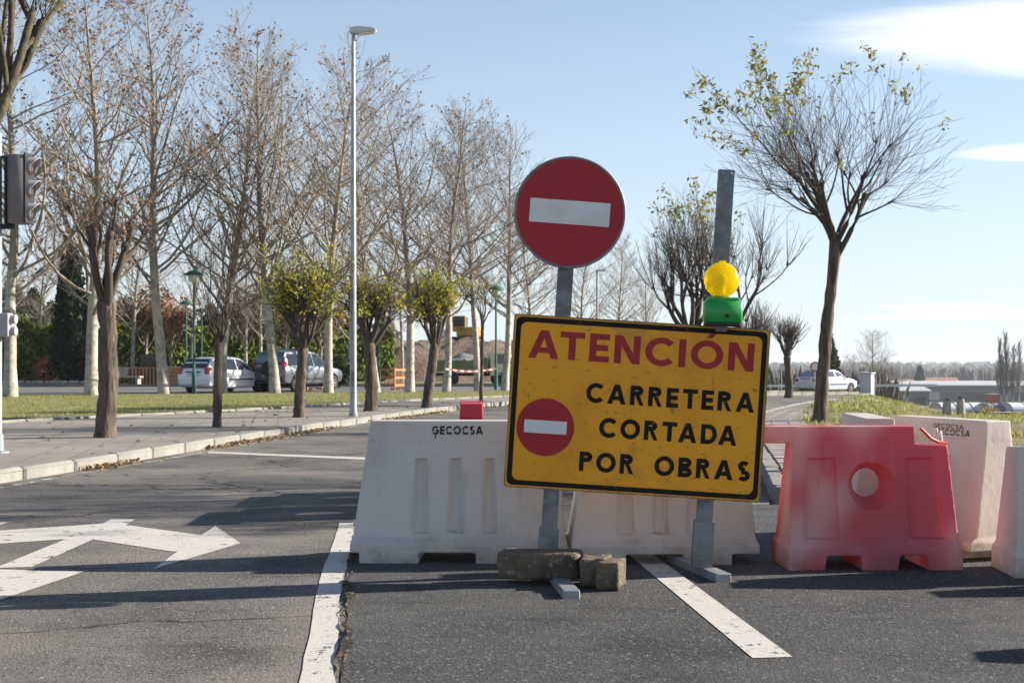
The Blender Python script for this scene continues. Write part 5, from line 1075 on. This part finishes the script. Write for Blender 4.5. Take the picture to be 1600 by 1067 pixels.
MB().box((0, 0, .4), (1.6, .45, .1), ch=.02).build('seat', M['concrete'], bc); MB().box((-.5, .22, .7), (.6, .08, .6), Matrix.Rotation(R(-12), 4, 'X'), ch=.02).build('backrest', M['concrete'], bc)
for s in (-.6, .6): MB().box((s, 0, .18), (.12, .4, .38)).build('leg', M['concrete'], bc)
stn = MB().box((0, 0, .09), (.3, .25, .2), ch=.05).mesh('edging_stone', M['concrete'])
se = empty('stone_edging', (PX(90, 69.3), 69.3, .1), 0, 'row of pale rounded stones edging the bed by the cypress', 'edging')
for k in range(18): o = link('stone', stn, se, (-2.9+k*.33+rnd.uniform(-.03, .03), rnd.uniform(-.08, .08), 0), rnd.uniform(-.4, .4))

# ------------------------------------------------------------------ right background
def gz(x, y): return float(H(x, y))
d = 62; x = PX(1355, d); cbn = empty('utility_cabinet', (x, d, gz(x, d)+.05), R(-38), 'grey utility cabinet with slanted lid at the nose of the silver hatchback', 'cabinet')
MB().box((0, 0, .52), (.55, .42, 1.04), ch=.01).build('cabinet_body', M['cabinet'], cbn); MB().prism([(-.33, 1.045), (.33, 1.045), (.33, 1.1), (-.33, 1.14)], -.27, .27, 'y').build('lid', M['cabinet'], cbn); MB().box((0, -.214, .52), (.46, .008, .92)).build('cabinet_door', M['cabinet'], cbn)
d = 66; x = PX(1273, d); sg = empty('round_sign', (x, d, gz(x, d)), R(8), 'small round red-ringed road sign half hidden by the dome-shaped tree trunk', 'road sign')
MB().tube([(0, 0, 0), (0, 0, 1.65)], .03, 8).build('post', M['galv'], sg); MB().prism(circ(.26, 28, 0, 1.42), -.05, -.035, 'y').build('sign_ring', M['sign_red'], sg); MB().prism(circ(.19, 28, 0, 1.42), -.056, -.0505, 'y').build('sign_face', M['sign_white'], sg)
d = 80; x = PX(1221, d); s2 = empty('back_of_sign', (x, d, gz(x, d)), R(20), 'small dark road sign seen from behind left of the broom pollard', 'road sign'); MB().tube([(0, 0, 0), (0, 0, 1.9)], .03, 8).build('post', M['galv'], s2); MB().box((0, -.04, 1.7), (.3, .02, .45)).build('sign_plate', M['galv_dull'], s2)
# guard rail
gr = empty('guard_rail', (24, 100, gz(24, 100)), 0, 'steel guard rail beyond the broom pollard', 'guard rail')
for k in range(5):
    px_ = 20+k*2-24; MB().box((px_, .5*k-1, .4), (.1, .1, .9)).build('post', M['rail'], gr)
MB().tube([(-6, -1.6, .75), (4, 1.1, .75), (10, 2.6, .75)], .14, 4).build('rail_beam', M['rail'], gr)
# concrete stubs on the mound
for px, py0, py1, lb, dz in ((1478, 625, 655, 'leaning concrete stub on the mound, the left of the pair', .06), (1502, 622, 650, 'broken concrete stub with rubble on top, the right of the pair', -.03)):
    d = 33; x = PX(px, d); z = float(mound_h(x, d))+.05; hh = PZ(py0, d)-z; o = empty('concrete_stub', (x, d, z-.05), rnd.uniform(-.3, .3), lb, 'bollard', 'concrete stubs on the mound')
    MB(Matrix.Rotation(dz, 4, 'Y')).lathe([(.12, 0), (.11, hh*.6), (.1, hh), (.06, hh+.05)], 9).build('shaft', M['concrete'], o, smooth=30); MB(Matrix.Rotation(dz, 4, 'Y')).box((.01, 0, hh+.06), (.13, .12, .08), ch=.02).build('broken_top', M['stone'], o)
# long industrial shed in the valley
def shed(name, px0, px1, d, py_t, py_e, label, dep=30):
    x0, x1 = PX(px0, d), PX(px1, d); zg = gz(x1, d); zt_, ze = PZ(py_t, d)-zg, PZ(py_e, d)-zg; o = empty(name, ((x0+x1)/2, d, zg), 0, label, 'building'); w = (x1-x0)/2
    MB().box((0, dep/2, ze/2-1), (2*w, dep, ze+2)).build('wall', M['shed_wall'], o); MB().prism([(-.8, ze+.003), (dep/2, zt_), (dep+.8, ze+.003), (dep+.8, ze+.35), (dep/2, zt_+.35), (-.8, ze+.35)], -w-.6, w+.6, 'x').build('roof', M['shed_roof'], o)
    nb = max(2, int(w/9))
    for k in range(nb): MB().box((-w+w*2*(k+.5)/nb, -.06, ze*.35), (w/nb*1.1, .1, ze*.5)).build('bay_door', M['shed_dark'] if k % 3 else M['shed_roof'], o)
shed('industrial_shed', 1408, 1640, 480, 597, 603, 'long low industrial shed with pale roof in the valley')
shed('industrial_shed', 1395, 1452, 380, 606, 612, 'smaller grey shed in front of the long industrial shed', 14)
for px, d, w, lb in ((1413, 560, 9, 'low red-roofed house beside the dark valley cypress'), (1452, 590, 11, 'far red-roofed house with pale walls above the long shed'), (1470, 640, 16, 'far long red-roofed house just past the pale-walled one')):
    x = PX(px, d); zg = gz(x, d); o = empty('far_house', (x, d, zg), .2, lb, 'house', 'far houses in the valley'); MB().box((0, 0, 2.6), (w, 7, 5.2)).build('wall', M['house_wall'], o); MB().prism([(-4.2, 5.21), (0, 7.6), (4.2, 5.21)], -w/2-.5, w/2+.5, 'x').build('roof', M['tile'], o)
    for k in (-.3, 0, .3): MB().box((k*w, -3.53, 3.0), (1.1, .08, 1.4)).build('window', M['glass'], o)
conifer('cypress_tree', 77, 13, 2.2, cyp, 2200, (.4, 1.0), 'cypress', (PX(1437, 540), 540, gz(PX(1437, 540), 540)), 'lone dark cypress among the far houses')
x = PX(1551, 250); o = empty('red_container', (x, 250, gz(x, 250)), .1, 'small red container beside the poplars in the valley', 'container'); MB().box((0, 0, 1.6), (1.8, 2.5, 3.2)).build('container_body', M['red_shed'], o); MB().box((.0, 0, 3.28), (2.0, 2.7, .15)).build('container_roof', M['shed_roof'], o)
def tunnel(px0, px1, d, py_t, m, label):
    x0, x1 = PX(px0, d), PX(px1, d); zg = gz((x0+x1)/2, d); h_ = (PZ(py_t, d)-zg)*.85; o = empty('greenhouse_tunnel', ((x0+x1)/2, d, zg), 0, label, 'greenhouse', 'film greenhouse tunnels')
    w = (x1-x0)/2; pts = [(2.5*math.cos(R(a)), h_*math.sin(R(a))**.7 if 0 < a < 180 else 0) for a in range(0, 181, 15)]; MB().prism(pts, -w, w, 'x').build('film_cover', m, o, smooth=40)
    for k in range(4): MB().tube([(-w+2*w*k/3, 2.53*math.cos(R(a)), h_*math.sin(R(a))**.7 if 0 < a < 180 else 0) for a in range(0, 181, 20)], .06, 5).build('hoop', M['galv'], o)
tunnel(1462, 1534, 150, 626, M['poly'], 'long white film tunnel left of the grey one'); tunnel(1536, 1568, 148, 627, M['grey_poly'], 'grey film tunnel between two white ones'); tunnel(1570, 1640, 146, 626, M['poly'], 'bright white film tunnel right of the grey one')
# poplars and bare trees in the valley
def poplar(seed, hh):
    rng = np.random.default_rng(seed); tp = path(rng, np.array([[0, 0, -.3]]), np.array([[0, 0, 1.]]), np.array([hh]), 10, .05, .01); tr = (hh*.014*np.linspace(1, .1, 10))[None, :]; T = Tubes(); T.add(tp[:, :3], tr[:, :3], 7); C = Tubes(); C.add(tp[:, 2:], tr[:, 2:], 5)
    l1 = grow(rng, (tp, tr, np.array([hh])), 60, .15, .98, 14, 28, .26, lambda t: (1.15-t)**.8, .4, 5, .4, .05); l2 = grow(rng, l1, 6, .2, 1, 12, 30, .5, lambda t: 1+0*t, .6, 4, .3, .06); C.add(l1[0], np.maximum(l1[1], .05), 3); C.add(l2[0], np.maximum(l2[1], .035), 3)
    return T.mesh('trunk', M['bark_pale']), C.mesh('crown', M['twig_far'])
pop = poplar(5, 20); d = 300
for px, k, lb in ((1563, 1.0, 'slender bare poplar beside the red container'), (1572, 1.08, 'tallest slender bare poplar in the valley'), (1583, .9, 'slender bare poplar right of the tallest one'), (1592, .95, 'slender bare poplar by the bright white tunnel')):
    x = PX(px, d); put_tree('poplar_tree', pop, (x, d, gz(x, d)), px*.7, k*.82, lb, 'poplars in the valley')
for px, d, hh, k, lb in ((1365, 120, 6.6, 3, 'broad bare tree rising behind the grey cabinet'), (1336, 150, 5.5, 2, 'bare tree behind the silver hatchback bonnet'), (1392, 140, 5.2, 3, 'lower bare tree right of the grey cabinet'), (1300, 160, 5.0, 3, 'low bare tree over the silver hatchback roof')):
    x = PX(px, d); o = put_tree('bare_tree', TALL[k][:2], (x, d, gz(x, d)), px, hh/TH_[k], lb, 'bare trees beyond the mound'); o.scale = (o.scale[0]*1.5, o.scale[1]*1.5, o.scale[2])
conifer('conifer_tree', 91, 6.0, 1.3, cone, 1500, (.15, .35), 'conifer', (PX(1296, 120), 120, gz(PX(1296, 120), 120)), 'dark conifer just right of the dome-shaped tree trunk')
# brown scrub and the far-off woods: masses nobody could count
def wood(name, n, dmin, dmax, p0, p1, h0, h1, m, label, wd=.06):
    rng = np.random.default_rng(n); d = rng.uniform(dmin, dmax, n); x = (rng.uniform(p0, p1, n)-CX)/F*d; h = rng.uniform(h0, h1, n)*(.75+.35*np.sin(x/d*90+d*.01)); z = H(x, d)-.2
    a = np.column_stack([x, d, z]); k = 5; P = np.repeat(a, k, 0); P[:, :2] += rng.normal(0, .12, (n*k, 2))*np.repeat(h, k)[:, None]; hh = np.repeat(h, k)*rng.uniform(.4, 1, n*k); w = hh*wd*rng.uniform(.4, 1.2, n*k)
    ln = rng.normal(0, .22, (n*k, 2))*hh[:, None]; an = rng.uniform(0, 3.14, n*k); dx = np.stack([np.cos(an), np.sin(an)], -1)*w[:, None]*.5
    V = np.stack([np.column_stack([P[:, :2]-dx, P[:, 2]]), np.column_stack([P[:, :2]+dx, P[:, 2]]), np.column_stack([P[:, :2]+ln+dx*1.8, P[:, 2]+hh*.8]), np.column_stack([P[:, :2]+ln-dx*1.2, P[:, 2]+hh])], 1).reshape(-1, 3)
    tag(link(name, np_mesh(name, V, np.arange(4*n*k).reshape(-1, 4), m)), label, 'woodland', kind='stuff')
wood('far_woodland', 9000, 620, 1500, 1000, 1750, 7, 13, M['twig_far'], 'grey-brown leafless woodland filling the valley behind the shed')
wood('scrub', 2500, 105, 240, 1190, 1410, 1.2, 3.2, M['twig_far'], 'brown leafless scrub beyond the silver hatchback', .04)
wood('scrub', 700, 60, 75, 1540, 1640, .3, .8, M['litter'], 'dry brown weeds in front of the white film tunnels', .06)
wood('far_woodland', 5000, 1700, 3600, 700, 1900, 10, 18, M['conifer'], 'faint dark woodland on the far hills along the horizon', .35)
# ------------------------------------------------------------------ air
hz = bpy.data.materials.new('haze_air'); hz.use_nodes = True; t = hz.node_tree; t.nodes.clear(); o_ = t.nodes.new('ShaderNodeOutputMaterial'); pv_ = t.nodes.new('ShaderNodeVolumePrincipled')
pv_.inputs['Color'].default_value = (.86, .91, 1, 1); pv_.inputs['Density'].default_value = .00018; pv_.inputs['Anisotropy'].default_value = .2; t.links.new(pv_.outputs[0], o_.inputs['Volume'])
hb = MB().box((0, 4400, 4), (12100, 9400, 46)).build('haze', hz); tag(hb, kind='stuff'); hb['label'] = 'thin pale winter haze lying over the valley'; hb['category'] = 'haze'
